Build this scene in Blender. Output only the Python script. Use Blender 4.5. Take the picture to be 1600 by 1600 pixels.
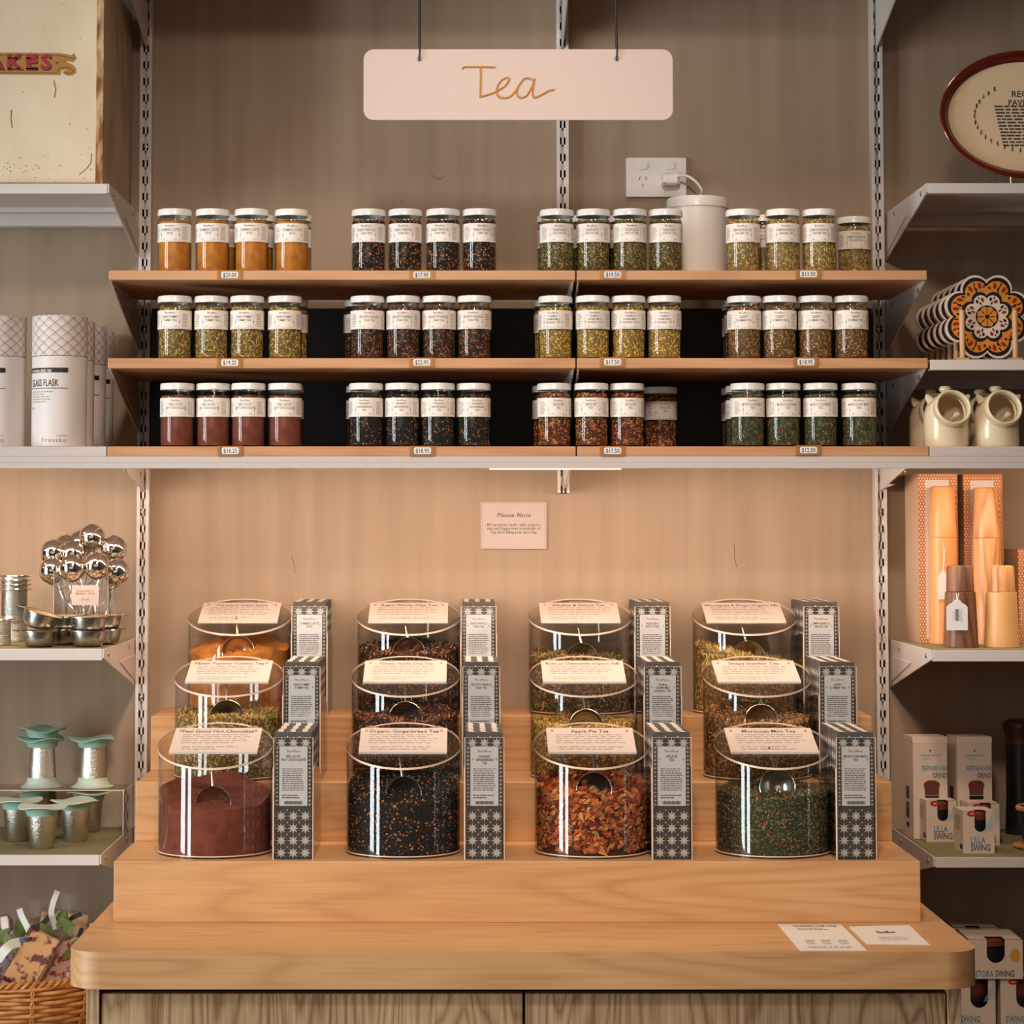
import bpy, math, random
import numpy as np
from mathutils import Vector, Matrix
R_ = math.radians
for o in list(bpy.data.objects): bpy.data.objects.remove(o)
sc = bpy.context.scene
C = sc.collection

# ------------------------------------------------------------------ camera
FPX, CX, CY = 3650.0, 723.0, 623.0           # focal length and principal point in pixels of the 1600 frame
TH = math.atan(0.0555)                        # slight upward pitch
DIST, ZC = 4.50, 1.50                         # camera distance from the back wall, height
cam = bpy.data.cameras.new('camera'); camo = bpy.data.objects.new('camera', cam); C.objects.link(camo)
camo.location = (0, -DIST, ZC); camo.rotation_euler = (math.pi/2 + TH, 0, 0)
cam.sensor_fit = 'HORIZONTAL'; cam.sensor_width = 36.0; cam.lens = 36.0*FPX/1600
cam.shift_x = (800-CX)/1600; cam.shift_y = (CY-800)/1600
cam.clip_start = 0.05; cam.clip_end = 60
sc.camera = camo
# ------------------------------------------------------------------ world, light, exposure
w = bpy.data.worlds.new('world'); sc.world = w; w.use_nodes = True
w.node_tree.nodes['Background'].inputs[0].default_value = (0.75, 0.85, 1.0, 1)
w.node_tree.nodes['Background'].inputs[1].default_value = 0.6
vs = sc.view_settings
vs.view_transform = 'Standard'; vs.look = 'None'; vs.gamma = 1.0; vs.use_curve_mapping = False
vs.exposure = 0.2
try:
    sc.cycles.transparent_max_bounces = 40; sc.cycles.max_bounces = 10
    sc.cycles.caustics_reflective = False; sc.cycles.caustics_refractive = False
except Exception: pass
def area(name, loc, target, sx, sy, power, col):
    l = bpy.data.lights.new(name, 'AREA'); l.shape = 'RECTANGLE'; l.size = sx; l.size_y = sy
    l.energy = power; l.color = col
    o = bpy.data.objects.new(name, l); C.objects.link(o); o.location = loc
    o.rotation_euler = (Vector(target)-Vector(loc)).to_track_quat('-Z', 'Y').to_euler(); return o
def spot(name, loc, target, power, col, size=70, blend=.7, rad=.10):
    l = bpy.data.lights.new(name, 'SPOT'); l.energy = power; l.color = col
    l.spot_size = R_(size); l.spot_blend = blend; l.shadow_soft_size = rad
    o = bpy.data.objects.new(name, l); C.objects.link(o); o.location = loc
    o.rotation_euler = (Vector(target)-Vector(loc)).to_track_quat('-Z', 'Y').to_euler(); return o
WARM = (1.0, .80, .63); WARM2 = (1.0, .73, .54); COOL = (.86, .96, 1.0)
area('window_light_a', (-2.93, -2.88, 1.45), (2, -2.88, 1.45), .56, 2.5, 52, COOL)
area('window_light_b', (-2.93, -1.92, 1.45), (2, -1.92, 1.45), .56, 2.5, 52, COOL)
area('front_fill_light', (-.6, -6.85, 2.0), (-.1, 0, 1.3), 4.2, 2.0, 16, (1.0, .90, .80))  # soft frontal fill added behind the camera; the front wall is solid
spot('ceiling_spot_a', (-.25, -1.55, 3.62), (-.05, -.15, 1.30), 24, WARM, 62)
spot('ceiling_spot_b', (.62, -1.55, 3.62), (.45, -.15, 1.30), 22, WARM, 62)
spot('ceiling_spot_c', (.15, -2.7, 3.62), (.1, -.5, .95), 100, (1.0, .77, .57), 46)
spot('jar_fill_spot', (-.05, -3.8, 3.15), (.05, -.4, 1.60), 168, (1.0, .86, .75), 40, .85, .15)  # added spot that brightens jar lids and labels, hangs free below the ceiling
LEDZ = None

# ------------------------------------------------------------------ pixel rays
ct, st = math.cos(TH), math.sin(TH)
def ray(px, py):
    a = (px-CX)/FPX; b = -(py-CY)/FPX
    return (a, -b*st+ct, b*ct+st)
def P(px, py, Y):
    r = ray(px, py); t = (Y+DIST)/r[1]; return (r[0]*t, Y, ZC+r[2]*t)
def X(px, py, Y): return P(px, py, Y)[0]
def Z(py, Y): return P(800, py, Y)[2]
def PZ(px, py, z):
    r = ray(px, py); t = (z-ZC)/r[2]; return (r[0]*t, -DIST+r[1]*t, z)
def S(Y, z=1.5): return (DIST+Y)/FPX           # metres per pixel at depth Y

# ------------------------------------------------------------------ materials
def lin(c): c /= 255.0; return c/12.92 if c <= .04045 else ((c+.055)/1.055)**2.4
def rgb(r, g, b): return (lin(r), lin(g), lin(b), 1)
M = {}
def mat(name, col, rough=.5, metal=0.0, spec=.5, coat=0.0, emit=0.0, bump=None):
    m = bpy.data.materials.new(name); m.use_nodes = True; M[name] = m
    p = m.node_tree.nodes['Principled BSDF']
    p.inputs['Base Color'].default_value = rgb(*col); p.inputs['Roughness'].default_value = rough
    p.inputs['Metallic'].default_value = metal; p.inputs['Specular IOR Level'].default_value = spec
    p.inputs['Coat Weight'].default_value = coat
    if emit:
        p.inputs['Emission Color'].default_value = rgb(*col); p.inputs['Emission Strength'].default_value = emit
    if bump: add_bump(m, *bump)
    return m
def N(m, t, **k):
    n = m.node_tree.nodes.new(t)
    for a, b in k.items(): setattr(n, a, b)
    return n
def L(m, a, b): m.node_tree.links.new(a, b)
def add_bump(m, scale, strength, stretch=(1, 1, 1)):
    tc = N(m, 'ShaderNodeTexCoord'); mp = N(m, 'ShaderNodeMapping'); mp.inputs['Scale'].default_value = stretch
    nz = N(m, 'ShaderNodeTexNoise'); nz.inputs['Scale'].default_value = scale; nz.inputs['Detail'].default_value = 4
    b = N(m, 'ShaderNodeBump'); b.inputs['Strength'].default_value = strength; b.inputs['Distance'].default_value = .002
    L(m, tc.outputs['Object'], mp.inputs['Vector']); L(m, mp.outputs[0], nz.inputs['Vector']); L(m, nz.outputs[0], b.inputs['Height'])
    L(m, b.outputs[0], m.node_tree.nodes['Principled BSDF'].inputs['Normal'])
def ramp(m, stops, interp='LINEAR'):
    r = N(m, 'ShaderNodeValToRGB'); e = r.color_ramp; e.interpolation = interp
    while len(e.elements) < len(stops): e.elements.new(.5)
    for el, (p, c) in zip(e.elements, stops): el.position = p; el.color = rgb(*c)
    return r
def math_(m, op, a, b=None, c=None):
    n = N(m, 'ShaderNodeMath', operation=op)
    for i, v in enumerate((a, b, c)):
        if v is None: continue
        if isinstance(v, (int, float)): n.inputs[i].default_value = v
        else: L(m, v, n.inputs[i])
    return n.outputs[0]
def wood(name, light, dark, axis='X', rough=.42, lines=18.0, contrast=.30, size=1.0, fine=.55):
    """oak: contour lines of a stretched noise make the cathedral figure, a fine stretched noise the fibre"""
    m = mat(name, light, rough)
    p = m.node_tree.nodes['Principled BSDF']
    tc = N(m, 'ShaderNodeTexCoord'); oi = N(m, 'ShaderNodeObjectInfo')
    add = N(m, 'ShaderNodeVectorMath', operation='ADD')
    sh = N(m, 'ShaderNodeVectorMath', operation='SCALE'); sh.inputs[0].default_value = (7.3, 3.1, 5.7)
    L(m, oi.outputs['Random'], sh.inputs['Scale']); L(m, tc.outputs['Object'], add.inputs[0]); L(m, sh.outputs[0], add.inputs[1])
    def mapped(along, across):
        mp = N(m, 'ShaderNodeMapping'); s = [across]*3; s['XYZ'.index(axis)] = along
        mp.inputs['Scale'].default_value = [q/size for q in s]; L(m, add.outputs[0], mp.inputs['Vector']); return mp.outputs[0]
    n1 = N(m, 'ShaderNodeTexNoise'); n1.inputs['Scale'].default_value = 1.0; n1.inputs['Detail'].default_value = 2.0
    n1.inputs['Roughness'].default_value = .4; L(m, mapped(.8, 7.0), n1.inputs['Vector'])
    fr = math_(m, 'FRACT', math_(m, 'MULTIPLY', n1.outputs[0], lines))
    n2 = N(m, 'ShaderNodeTexNoise'); n2.inputs['Scale'].default_value = 1.0; n2.inputs['Detail'].default_value = 5.0
    L(m, mapped(7, 220), n2.inputs['Vector'])
    n3 = N(m, 'ShaderNodeTexNoise'); n3.inputs['Scale'].default_value = 1.0; n3.inputs['Detail'].default_value = 2.0
    L(m, mapped(1.0, 3.0), n3.inputs['Vector'])
    tri = math_(m, 'SUBTRACT', 1.0, math_(m, 'ABSOLUTE', math_(m, 'MULTIPLY_ADD', fr, 2.0, -1.0)))
    v = math_(m, 'ADD', math_(m, 'MULTIPLY', math_(m, 'POWER', tri, 2.0), contrast), math_(m, 'MULTIPLY', n2.outputs[0], fine))
    v = math_(m, 'ADD', v, math_(m, 'MULTIPLY', math_(m, 'SUBTRACT', n3.outputs[0], .5), .7))
    r = ramp(m, [(.12, light), (1.0, dark)]); L(m, v, r.inputs[0]); L(m, r.outputs[0], p.inputs['Base Color'])
    b = N(m, 'ShaderNodeBump'); b.inputs['Strength'].default_value = .06; b.inputs['Distance'].default_value = .001
    L(m, n2.outputs[0], b.inputs['Height']); L(m, b.outputs[0], p.inputs['Normal'])
    return m
def clear(name, face, edge, ior=1.45, rough=.02, power=2.5, refl=1.0):
    """thin clear wall: transparent, tinted where it is seen edge-on, with Fresnel reflection"""
    m = bpy.data.materials.new(name); m.use_nodes = True; M[name] = m
    nt = m.node_tree; nt.nodes.remove(nt.nodes['Principled BSDF']); out = nt.nodes['Material Output']
    lw = N(m, 'ShaderNodeLayerWeight'); lw.inputs['Blend'].default_value = .5
    pw = math_(m, 'POWER', lw.outputs['Facing'], power)
    mx = N(m, 'ShaderNodeMix', data_type='RGBA'); mx.inputs[6].default_value = (*face, 1); mx.inputs[7].default_value = (*edge, 1)
    L(m, pw, mx.inputs[0])
    tr = N(m, 'ShaderNodeBsdfTransparent'); L(m, mx.outputs[2], tr.inputs[0])
    gl = N(m, 'ShaderNodeBsdfGlossy'); gl.inputs['Roughness'].default_value = rough
    f0 = ((ior-1)/(ior+1))**2*refl
    f2 = math_(m, 'MULTIPLY_ADD', math_(m, 'POWER', lw.outputs['Facing'], 5.0), 1-f0, f0)     # Schlick
    ms = N(m, 'ShaderNodeMixShader'); L(m, f2, ms.inputs[0]); L(m, tr.outputs[0], ms.inputs[1]); L(m, gl.outputs[0], ms.inputs[2])
    L(m, ms.outputs[0], out.inputs['Surface']); return m
def flake_mat(name, cols, rough=.75):
    m = mat(name, cols[0], rough); g = N(m, 'ShaderNodeNewGeometry'); oi = N(m, 'ShaderNodeObjectInfo')
    v = math_(m, 'FRACT', math_(m, 'ADD', g.outputs['Random Per Island'], oi.outputs['Random']))
    n = len(cols); r = ramp(m, [(i/n, c) for i, c in enumerate(cols)], 'CONSTANT')
    L(m, v, r.inputs[0]); L(m, r.outputs[0], m.node_tree.nodes['Principled BSDF'].inputs['Base Color']); return m
def mottle(name, c1, c2, scale, rough=.8, stretch=(1, 1, 1), lo=.35, hi=.65, bump=.0, detail=4):
    m = mat(name, c1, rough); tc = N(m, 'ShaderNodeTexCoord'); mp = N(m, 'ShaderNodeMapping'); mp.inputs['Scale'].default_value = stretch
    nz = N(m, 'ShaderNodeTexNoise'); nz.inputs['Scale'].default_value = scale; nz.inputs['Detail'].default_value = detail
    r = ramp(m, [(lo, c1), (hi, c2)])
    L(m, tc.outputs['Object'], mp.inputs[0]); L(m, mp.outputs[0], nz.inputs['Vector']); L(m, nz.outputs[0], r.inputs[0])
    L(m, r.outputs[0], m.node_tree.nodes['Principled BSDF'].inputs['Base Color'])
    if bump:
        b = N(m, 'ShaderNodeBump'); b.inputs['Strength'].default_value = bump; b.inputs['Distance'].default_value = .003
        L(m, nz.outputs[0], b.inputs['Height']); L(m, b.outputs[0], m.node_tree.nodes['Principled BSDF'].inputs['Normal'])
    return m

mottle('plywood', (170, 146, 122), (154, 129, 104), 1.0, .62, (26, 26, 1.6), .3, .75, .03, 6)
mat('room_white', (128, 116, 104), .8); mat('room_floor', (92, 74, 58), .5)
mat('white_metal', (214, 204, 196), .38); mat('slot_dark', (40, 34, 30), .7)
mat('white_board', (198, 186, 180), .4); mat('white_plastic', (232, 226, 218), .3)
mat('liner', (126, 118, 82), .85); mat('screw', (170, 160, 148), .35, 1.0)
mat('black_board', (26, 23, 21), .55)
wood('oak', (216, 167, 116), (174, 117, 70), 'X')
wood('oak_shelf', (204, 152, 108), (166, 113, 73), 'X', lines=10, contrast=.35)
wood('oak_door', (236, 196, 152), (150, 112, 76), 'Z', lines=20, contrast=.5, size=.7, fine=.9)
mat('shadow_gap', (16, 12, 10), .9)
clear('jar_glass', (.97, .99, .975), (.12, .34, .22), 1.52, .015, 4.0, 1.3)
clear('acrylic', (.985, .985, .98), (.60, .57, .54), 1.49, .02, 4.0, 2.0)
clear('acrylic_lid', (.95, .93, .91), (.80, .72, .66), 1.49, .03, 2.0)
mat('acrylic_edge', (236, 208, 186), .25)
mat('lid_white', (236, 232, 226), .25); mat('paper', (236, 226, 216), .7); mat('card_stock', (206, 190, 180), .7); mat('notice_stock', (190, 172, 164), .7); mat('paper_cool', (226, 222, 220), .6)
mat('ink', (62, 56, 52), .7); mat('ink_soft', (150, 138, 128), .7); mat('ink_label', (104, 94, 88), .7); mat('ink_gold', (178, 122, 62), .6)
mat('chrome', (228, 220, 210), .10, 1.0); mat('steel', (200, 196, 190), .30, 1.0, bump=(300, .1))
mat('steel_mesh', (214, 208, 198), .27, 1.0, bump=(420, .55))
mat('scoop_steel', (205, 198, 188), .22, 1.0)
mat('brass', (166, 116, 64), .45, .4)
mat('black', (20, 20, 20), .5)
mat('gold_ink', (182, 122, 58), .5)
mat('sign_white', (190, 170, 160), .45)

# ------------------------------------------------------------------ mesh builder
_tx = {}
def text2d(s, size=1.0, bold=0.0, res=2, align='CENTER', space=1.0):
    k = (s, bold, res, align, space)
    if k not in _tx:
        cu = bpy.data.curves.new('t', 'FONT'); cu.body = s; cu.size = 1; cu.align_x = align; cu.offset = bold
        cu.resolution_u = res; cu.space_character = space; cu.fill_mode = 'FRONT'
        ob = bpy.data.objects.new('t', cu); me = bpy.data.meshes.new_from_object(ob)
        _tx[k] = ([(v.co.x, v.co.y) for v in me.vertices], [tuple(p.vertices) for p in me.polygons])
        bpy.data.objects.remove(ob); bpy.data.curves.remove(cu); bpy.data.meshes.remove(me)
    v, f = _tx[k]; return [(x*size, y*size) for x, y in v], f
class MB:
    def __init__(s): s.v = []; s.f = []; s.m = []; s.s = []
    def add(s, v, f, m=0, sm=False):
        b = len(s.v); s.v += [tuple(p) for p in v]; s.f += [tuple(i+b for i in q) for q in f]
        s.m += [m]*len(f); s.s += [sm]*len(f); return s
    def box(s, x0, x1, y0, y1, z0, z1, m=0):
        return s.add([(x, y, z) for x in (x0, x1) for y in (y0, y1) for z in (z0, z1)],
                     [(0, 1, 3, 2), (4, 6, 7, 5), (0, 4, 5, 1), (2, 3, 7, 6), (0, 2, 6, 4), (1, 5, 7, 3)], m)
    def cbox(s, x0, x1, y0, y1, z0, z1, c, m=0):
        """box with chamfered vertical and horizontal edges"""
        pts = []
        for x, y, z, sx, sy, sz in [(x, y, z, sx, sy, sz) for x, sx in ((x0, 1), (x1, -1)) for y, sy in ((y0, 1), (y1, -1)) for z, sz in ((z0, 1), (z1, -1))]:
            pts += [(x, y+c*sy, z+c*sz), (x+c*sx, y, z+c*sz), (x+c*sx, y+c*sy, z)]
        i = lambda a, b, d, k: (a*4+b*2+d)*3+k
        F = [(i(0,0,0,0), i(0,0,1,0), i(0,1,1,0), i(0,1,0,0)), (i(1,0,0,0), i(1,1,0,0), i(1,1,1,0), i(1,0,1,0)),
             (i(0,0,0,1), i(1,0,0,1), i(1,0,1,1), i(0,0,1,1)), (i(0,1,0,1), i(0,1,1,1), i(1,1,1,1), i(1,1,0,1)),
             (i(0,0,0,2), i(0,1,0,2), i(1,1,0,2), i(1,0,0,2)), (i(0,0,1,2), i(1,0,1,2), i(1,1,1,2), i(0,1,1,2))]
        for a in (0, 1):
            for b in (0, 1):
                F.append((i(a,b,0,0), i(a,b,0,1), i(a,b,1,1), i(a,b,1,0)))
                F.append((i(a,0,b,0), i(a,0,b,2), i(a,1,b,2), i(a,1,b,0)))
                F.append((i(0,a,b,1), i(0,a,b,2), i(1,a,b,2), i(1,a,b,1)))
        for a in (0, 1):
            for b in (0, 1):
                for d in (0, 1): F.append((i(a,b,d,0), i(a,b,d,1), i(a,b,d,2)))
        return s.add(pts, F, m)
    def lathe(s, prof, n=32, c=(0, 0, 0), m=0, sm=True, T=None, ax=1.0, ay=1.0):
        v = []; f = []; k = len(prof)
        for j in range(n):
            a = 2*math.pi*j/n; ca, sa = math.cos(a)*ax, math.sin(a)*ay
            for r, z in prof:
                p = (r*ca, r*sa, z)
                if T: p = T(p)
                v.append((p[0]+c[0], p[1]+c[1], p[2]+c[2]))
        for j in range(n):
            j2 = (j+1) % n
            for i in range(k-1):
                if prof[i][0] == 0: f.append((j*k, j2*k+i+1, j*k+i+1)) if i == 0 else f.append((j*k+i, j2*k+i+1, j*k+i+1))
                elif prof[i+1][0] == 0: f.append((j*k+i, j2*k+i, j*k+i+1))
                else: f.append((j*k+i, j2*k+i, j2*k+i+1, j*k+i+1))
        return s.add(v, f, m, sm)
    def tube(s, pts, r, n=6, m=0, sm=True, closed=False):
        P_ = [Vector(p) for p in pts]; v = []; f = []; k = len(P_)
        rr = r if isinstance(r, (list, tuple)) else [r]*k
        up = None
        for i, p in enumerate(P_):
            a = P_[(i-1) % k] if (closed or i > 0) else p; b = P_[(i+1) % k] if (closed or i < k-1) else p
            t = (b-a).normalized()
            if up is None: up = t.orthogonal().normalized()
            up = (up - t*up.dot(t)); up = up.normalized() if up.length > 1e-6 else t.orthogonal().normalized()
            w_ = t.cross(up)
            for j in range(n):
                an = 2*math.pi*j/n; v.append(p+(up*math.cos(an)+w_*math.sin(an))*rr[i])
        for i in range(k if closed else k-1):
            i2 = (i+1) % k
            for j in range(n): f.append((i*n+j, i*n+(j+1) % n, i2*n+(j+1) % n, i2*n+j))
        if not closed: f.append(tuple(range(n-1, -1, -1))); f.append(tuple((k-1)*n+j for j in range(n)))
        return s.add(v, f, m, sm)
    def prism(s, poly, T0, T1, m=0, mside=None):
        """2-D polygon mapped by T0 and T1 (two parallel faces)"""
        n = len(poly); v = [T0(*p) for p in poly]+[T1(*p) for p in poly]
        s.add(v, [tuple(range(n)), tuple(range(2*n-1, n-1, -1))], m)
        return s.add(v, [(i, n+i, n+(i+1) % n, (i+1) % n) for i in range(n)], m if mside is None else mside)
    def fan(s, poly, T, m=0):
        n = len(poly); return s.add([T(*p) for p in poly]+[T(0, 0)], [(i, (i+1) % n, n) for i in range(n)], m)
    def flat(s, poly, T, m=0): return s.add([T(*p) for p in poly], [tuple(range(len(poly)))], m)
    def text(s, t, size, T, m=0, bold=0.0, sx=1.0, res=2, align='CENTER', space=1.0, ital=0.0):
        v, f = text2d(t, size, bold, res, align, space)
        return s.add([T(x*sx+ital*y, y) for x, y in v], f, m)
    def lines(s, w, h, n, T, m=0, seed=1, fill=.45, ragged=.3, gap=.12, x0=None):
        """n lines of tiny print as word strokes, in a w x h block whose top-left is (-w/2, 0)"""
        rd = random.Random(seed); x00 = -w/2 if x0 is None else x0
        for i in range(n):
            z1 = -h*i/n; z0 = z1-h/n*fill; x = x00; xe = x00+w*(1-rd.random()*ragged*(1.6 if i == n-1 else 1))
            while x < xe:
                l = min(w*rd.uniform(.05, .16), xe-x+1e-4)
                s.flat([(x, z0), (x+l, z0), (x+l, z1), (x, z1)], T, m); x += l+w*gap*rd.uniform(.15, .35)
        return s
    def build(s, name, mats, parent=None, loc=(0, 0, 0), rz=0.0, rot=None, sharp=35):
        me = bpy.data.meshes.new(name); me.from_pydata(s.v, [], s.f)
        for q in (mats if isinstance(mats, (list, tuple)) else [mats]): me.materials.append(M[q])
        me.polygons.foreach_set('material_index', s.m); me.polygons.foreach_set('use_smooth', s.s)
        if any(s.s): me.set_sharp_from_angle(angle=R_(sharp))
        me.update()
        o = bpy.data.objects.new(name, me); C.objects.link(o); o.parent = parent
        o.location = loc; o.rotation_euler = rot if rot else (0, 0, rz); return o
def tag(o, label, cat, group=None):
    o['label'] = label; o['category'] = cat
    if group: o['group'] = group
    return o
def struct(o): o['kind'] = 'structure'; return o
def thing(name, label, cat, loc=(0, 0, 0), rz=0.0, group=None, rot=None):
    o = bpy.data.objects.new(name, None); C.objects.link(o); o.empty_display_size = .02
    o.location = loc; o.rotation_euler = rot if rot else (0, 0, rz); return tag(o, label, cat, group)
def dup(root, loc, rz=None, label=None, group=None, rot=None):
    r = root.copy(); C.objects.link(r); r.location = loc
    if rz is not None: r.rotation_euler = (0, 0, rz)
    if rot is not None: r.rotation_euler = rot
    if label: r['label'] = label
    if group: r['group'] = group
    for ch in list(root.children):
        c = ch.copy(); C.objects.link(c); c.parent = r
        for g in list(ch.children):
            d = g.copy(); C.objects.link(d); d.parent = c
    return r
def bev(o, wd=.001, seg=2):
    b = o.modifiers.new('b', 'BEVEL'); b.width = wd; b.segments = seg; b.limit_method = 'ANGLE'; return o
def front(x0, y, z0): return lambda u, v: (x0+u, y, z0+v)
def cyl(R, z0, a0=0.0, eps=.0003): return lambda u, v: ((R+eps)*math.sin(u/R+a0), -(R+eps)*math.cos(u/R+a0), z0+v)
def rrect(w, h, r, n=5, cx=0, cy=0):
    pts = []
    for sx, sy, a in ((1, -1, -90), (1, 1, 0), (-1, 1, 90), (-1, -1, 180)):
        for i in range(n+1):
            t = R_(a+90*i/n); pts.append((cx+sx*(w/2-r)+r*math.cos(t), cy+sy*(h/2-r)+r*math.sin(t)))
    return pts
def script_word(mb, w, T, m=0, r=.0004, seed=0):
    """a handwritten word as one looping pen line"""
    n = 60; pts = []
    for i in range(n):
        t = i/(n-1); a = t*2*math.pi*8
        hgt = (.16 + (.16 if int(t*8) in (0, 4) else 0))*w*.55
        pts.append(T(-w/2+w*t+.025*w*math.sin(a), hgt*(.5+.5*math.cos(a))))
    for i in range(n-1):
        a, b = Vector(pts[i]), Vector(pts[i+1]); mb.tube([a, b], r, 3, m, False)
    return mb

# ------------------------------------------------------------------ room shell
def slab(name, x0, x1, y0, y1, z0, z1, m):
    return struct(MB().box(x0, x1, y0, y1, z0, z1).build(name, m))
CEIL = 3.75
slab('wall_back', -3.2, 3.4, 0, .12, 0, CEIL, 'plywood')
wb_ = bpy.data.objects['wall_back']
for pts_ in ([(456, 868), (459, 880), (461, 897)], [(1147, 850), (1148, 872), (1151, 886)], [(674, 272), (680, 279), (687, 280), (694, 276)], [(1087, 824), (1088, 828)], [(627, 312), (628, 318)], [(1096, 288), (1098, 291)]):
    MB().tube([P(q[0], q[1], -.0001) for q in pts_], .0006, 4).build('grain_mark', 'ink', wb_)
slab('floor', -3.2, 3.4, -7.1, .12, -.1, 0, 'room_floor')
slab('ceiling', -3.2, 3.4, -7.1, .12, CEIL, CEIL+.1, 'room_white')
slab('wall_right', 3.3, 3.4, -7.1, 0, 0, CEIL, 'room_white')
slab('wall_front', -3.2, 3.4, -7.1, -7.0, 0, CEIL, 'room_white')
wl = MB()
wl.box(-3.1, -3.0, -7.0, -3.2, 0, CEIL); wl.box(-3.1, -3.0, -1.6, 0, 0, CEIL)
wl.box(-3.1, -3.0, -3.2, -1.6, 0, .15); wl.box(-3.1, -3.0, -3.2, -1.6, 2.75, CEIL)
struct(wl.build('wall_left', 'room_white'))
wf = MB()
for y, w2 in ((-3.2, .04), (-2.58, .36), (-1.64, .04)): wf.box(-3.06, -2.98, y, y+w2, .15, 2.75)
for z in (.15, 2.71): wf.box(-3.06, -2.98, -3.2, -1.6, z, z+.04)
struct(wf.build('window_1', 'white_metal'))

# ------------------------------------------------------------------ wall strips and shelves
UX = (-.612, .193, .800)
SF = -.41
def upright(x, z0, z1, label):
    t = thing('slotted_upright', label, 'shelf upright', (x, 0, z0)); h = z1-z0
    b = MB(); b.box(-.0115, -.0055, -.028, -.001, 0, h); b.box(.0055, .0115, -.028, -.001, 0, h)
    b.build('rail', 'white_metal', t)
    w_ = MB(); p = .032; n = int(h/p)
    for k in range(n): w_.box(-.0055, .0055, -.024, -.021, k*p, k*p+.014)
    for sx in (-1, 1): w_.box(sx*.0055, sx*.0019, -.024, -.021, 0, h)
    w_.build('slotted_web', 'white_metal', t)
    MB().box(-.0055, .0055, -.012, -.001, 0, h).build('channel_back', 'white_metal', t)
    for k in range(3, n, 11):
        MB().lathe([(0, 0), (.003, .0), (.0035, .002), (0, .0028)], 10, T=lambda p_: (p_[0], -p_[2]-.0235, p_[1])).build('screw', 'screw', t, (0, 0, k*p+.007))
upright(UX[0], .02, 3.0, 'white slotted metal upright between the flask shelf and the tea shelves')
upright(UX[1], Z(770, -.03), 3.0, 'short white slotted upright behind the hanging sign')
upright(UX[2], .02, 3.0, 'white slotted metal upright between the tea shelves and the platter shelf')

def bracket(parent, x, ztop, back=.092, fr=.016, side=1, length=None, m='white_metal'):
    yf = SF+.001 if length is None else -length
    prof = [(yf, 0), (yf, -fr), (-.004, -back), (-.004, 0)]
    t0 = x; t1 = x+.0025
    b = MB().prism(prof, lambda y, z: (t0, y, ztop+z), lambda y, z: (t1, y, ztop+z))
    e = [( -.03, -.03), (-.03, -back*.85), (yf*.55, -.033)]
    xx = t1 if side > 0 else t0
    b.prism(e, lambda y, z: (xx, y, ztop+z), lambda y, z: (xx+side*.0015, y, ztop+z))
    o = b.build('bracket', m, parent)
    for y in (yf*.88, yf*.25):
        MB().lathe([(0, .0018), (.004, .0015), (.0045, 0)], 10, T=lambda p_: (p_[2]*side, p_[0], p_[1])).build('screw', 'screw', o, (xx, y, ztop-.012))
    return o
def metal_shelf(label, x0, x1, ytop, ybot, ends, liner=False, name='metal_shelf', front_y=None, brk=True, back=.092):
    fy = SF if front_y is None else front_y
    zt, zb = Z(ytop, fy), Z(ybot, fy)
    t = thing(name, label, 'shelf', (0, 0, 0))
    b = MB(); b.box(x0, x1, fy+.003, -.032, zt-.004, zt-.001 if liner else zt)
    b.build('board', 'white_metal', t)
    bev(MB().box(x0, x1, fy, fy+.003, zb, zt).build('front_lip', 'white_metal', t), .0008)
    r = MB(); r.box(x0, x1, -.06, -.032, zb-.012, zt-.004); r.box(x0, x1, -.13, -.10, zt-.012, zt-.004); r.box(x0, x1, fy+.003, fy+.02, zb, zb+.002)
    r.build('stiffening_rib', 'white_metal', t)
    if liner: MB().box(x0+.001, x1-.001, fy+.003, -.032, zt-.001, zt+.0008).build('liner', 'liner', t)
    if brk:
        for xe, sd in ends: bracket(t, xe if sd > 0 else xe-.0025, zt, side=sd, back=back)
    return zt
XL, XR = -.6225, .8165
Z_UL = metal_shelf('white metal shelf carrying the rusty cake tin', -1.45, XL-.004, 287, 302.5, [(XL-.0035, 1)])
Z_UR = metal_shelf('white metal shelf carrying the oval recipe platter', XR+.004, 1.6, 286, 302, [(XR+.0035, -1)])
Z_MR = metal_shelf('white metal shelf carrying the rack of flower trivets', XR+.004, 1.6, 562, 578, [], brk=False)
Z_LL = metal_shelf('white metal shelf with olive liner under the tea strainers', -1.45, XL-.006, 1014, 1032, [(XL-.0055, 1)], True)
Z_LR = metal_shelf('white metal shelf with olive liner under the wooden mills', XR+.004, 1.6, 1016, 1033.5, [(XR+.0035, -1)], True)
Z_BL = metal_shelf('lowest white metal shelf holding the mint green infuser cups', -1.45, XL-.008, 1336, 1352.5, [(XL-.0075, 1)], True)
Z_BR = metal_shelf('lowest white metal shelf holding the small cardboard mill boxes', XR+.004, 1.6, 1339.5, 1356, [(XR+.0035, -1)], True)
# shelf above the frame whose bracket tips show
t = thing('metal_shelf', 'white metal shelf over the sign with only its bracket tips showing', 'shelf')
zt = Z(-105, SF)
MB().box(-1.45, 1.6, SF, -.032, zt-.018, zt).build('board', 'white_metal', t)
for x in UX: bracket(t, x-.001, zt-.018, side=1, back=.115)
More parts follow.
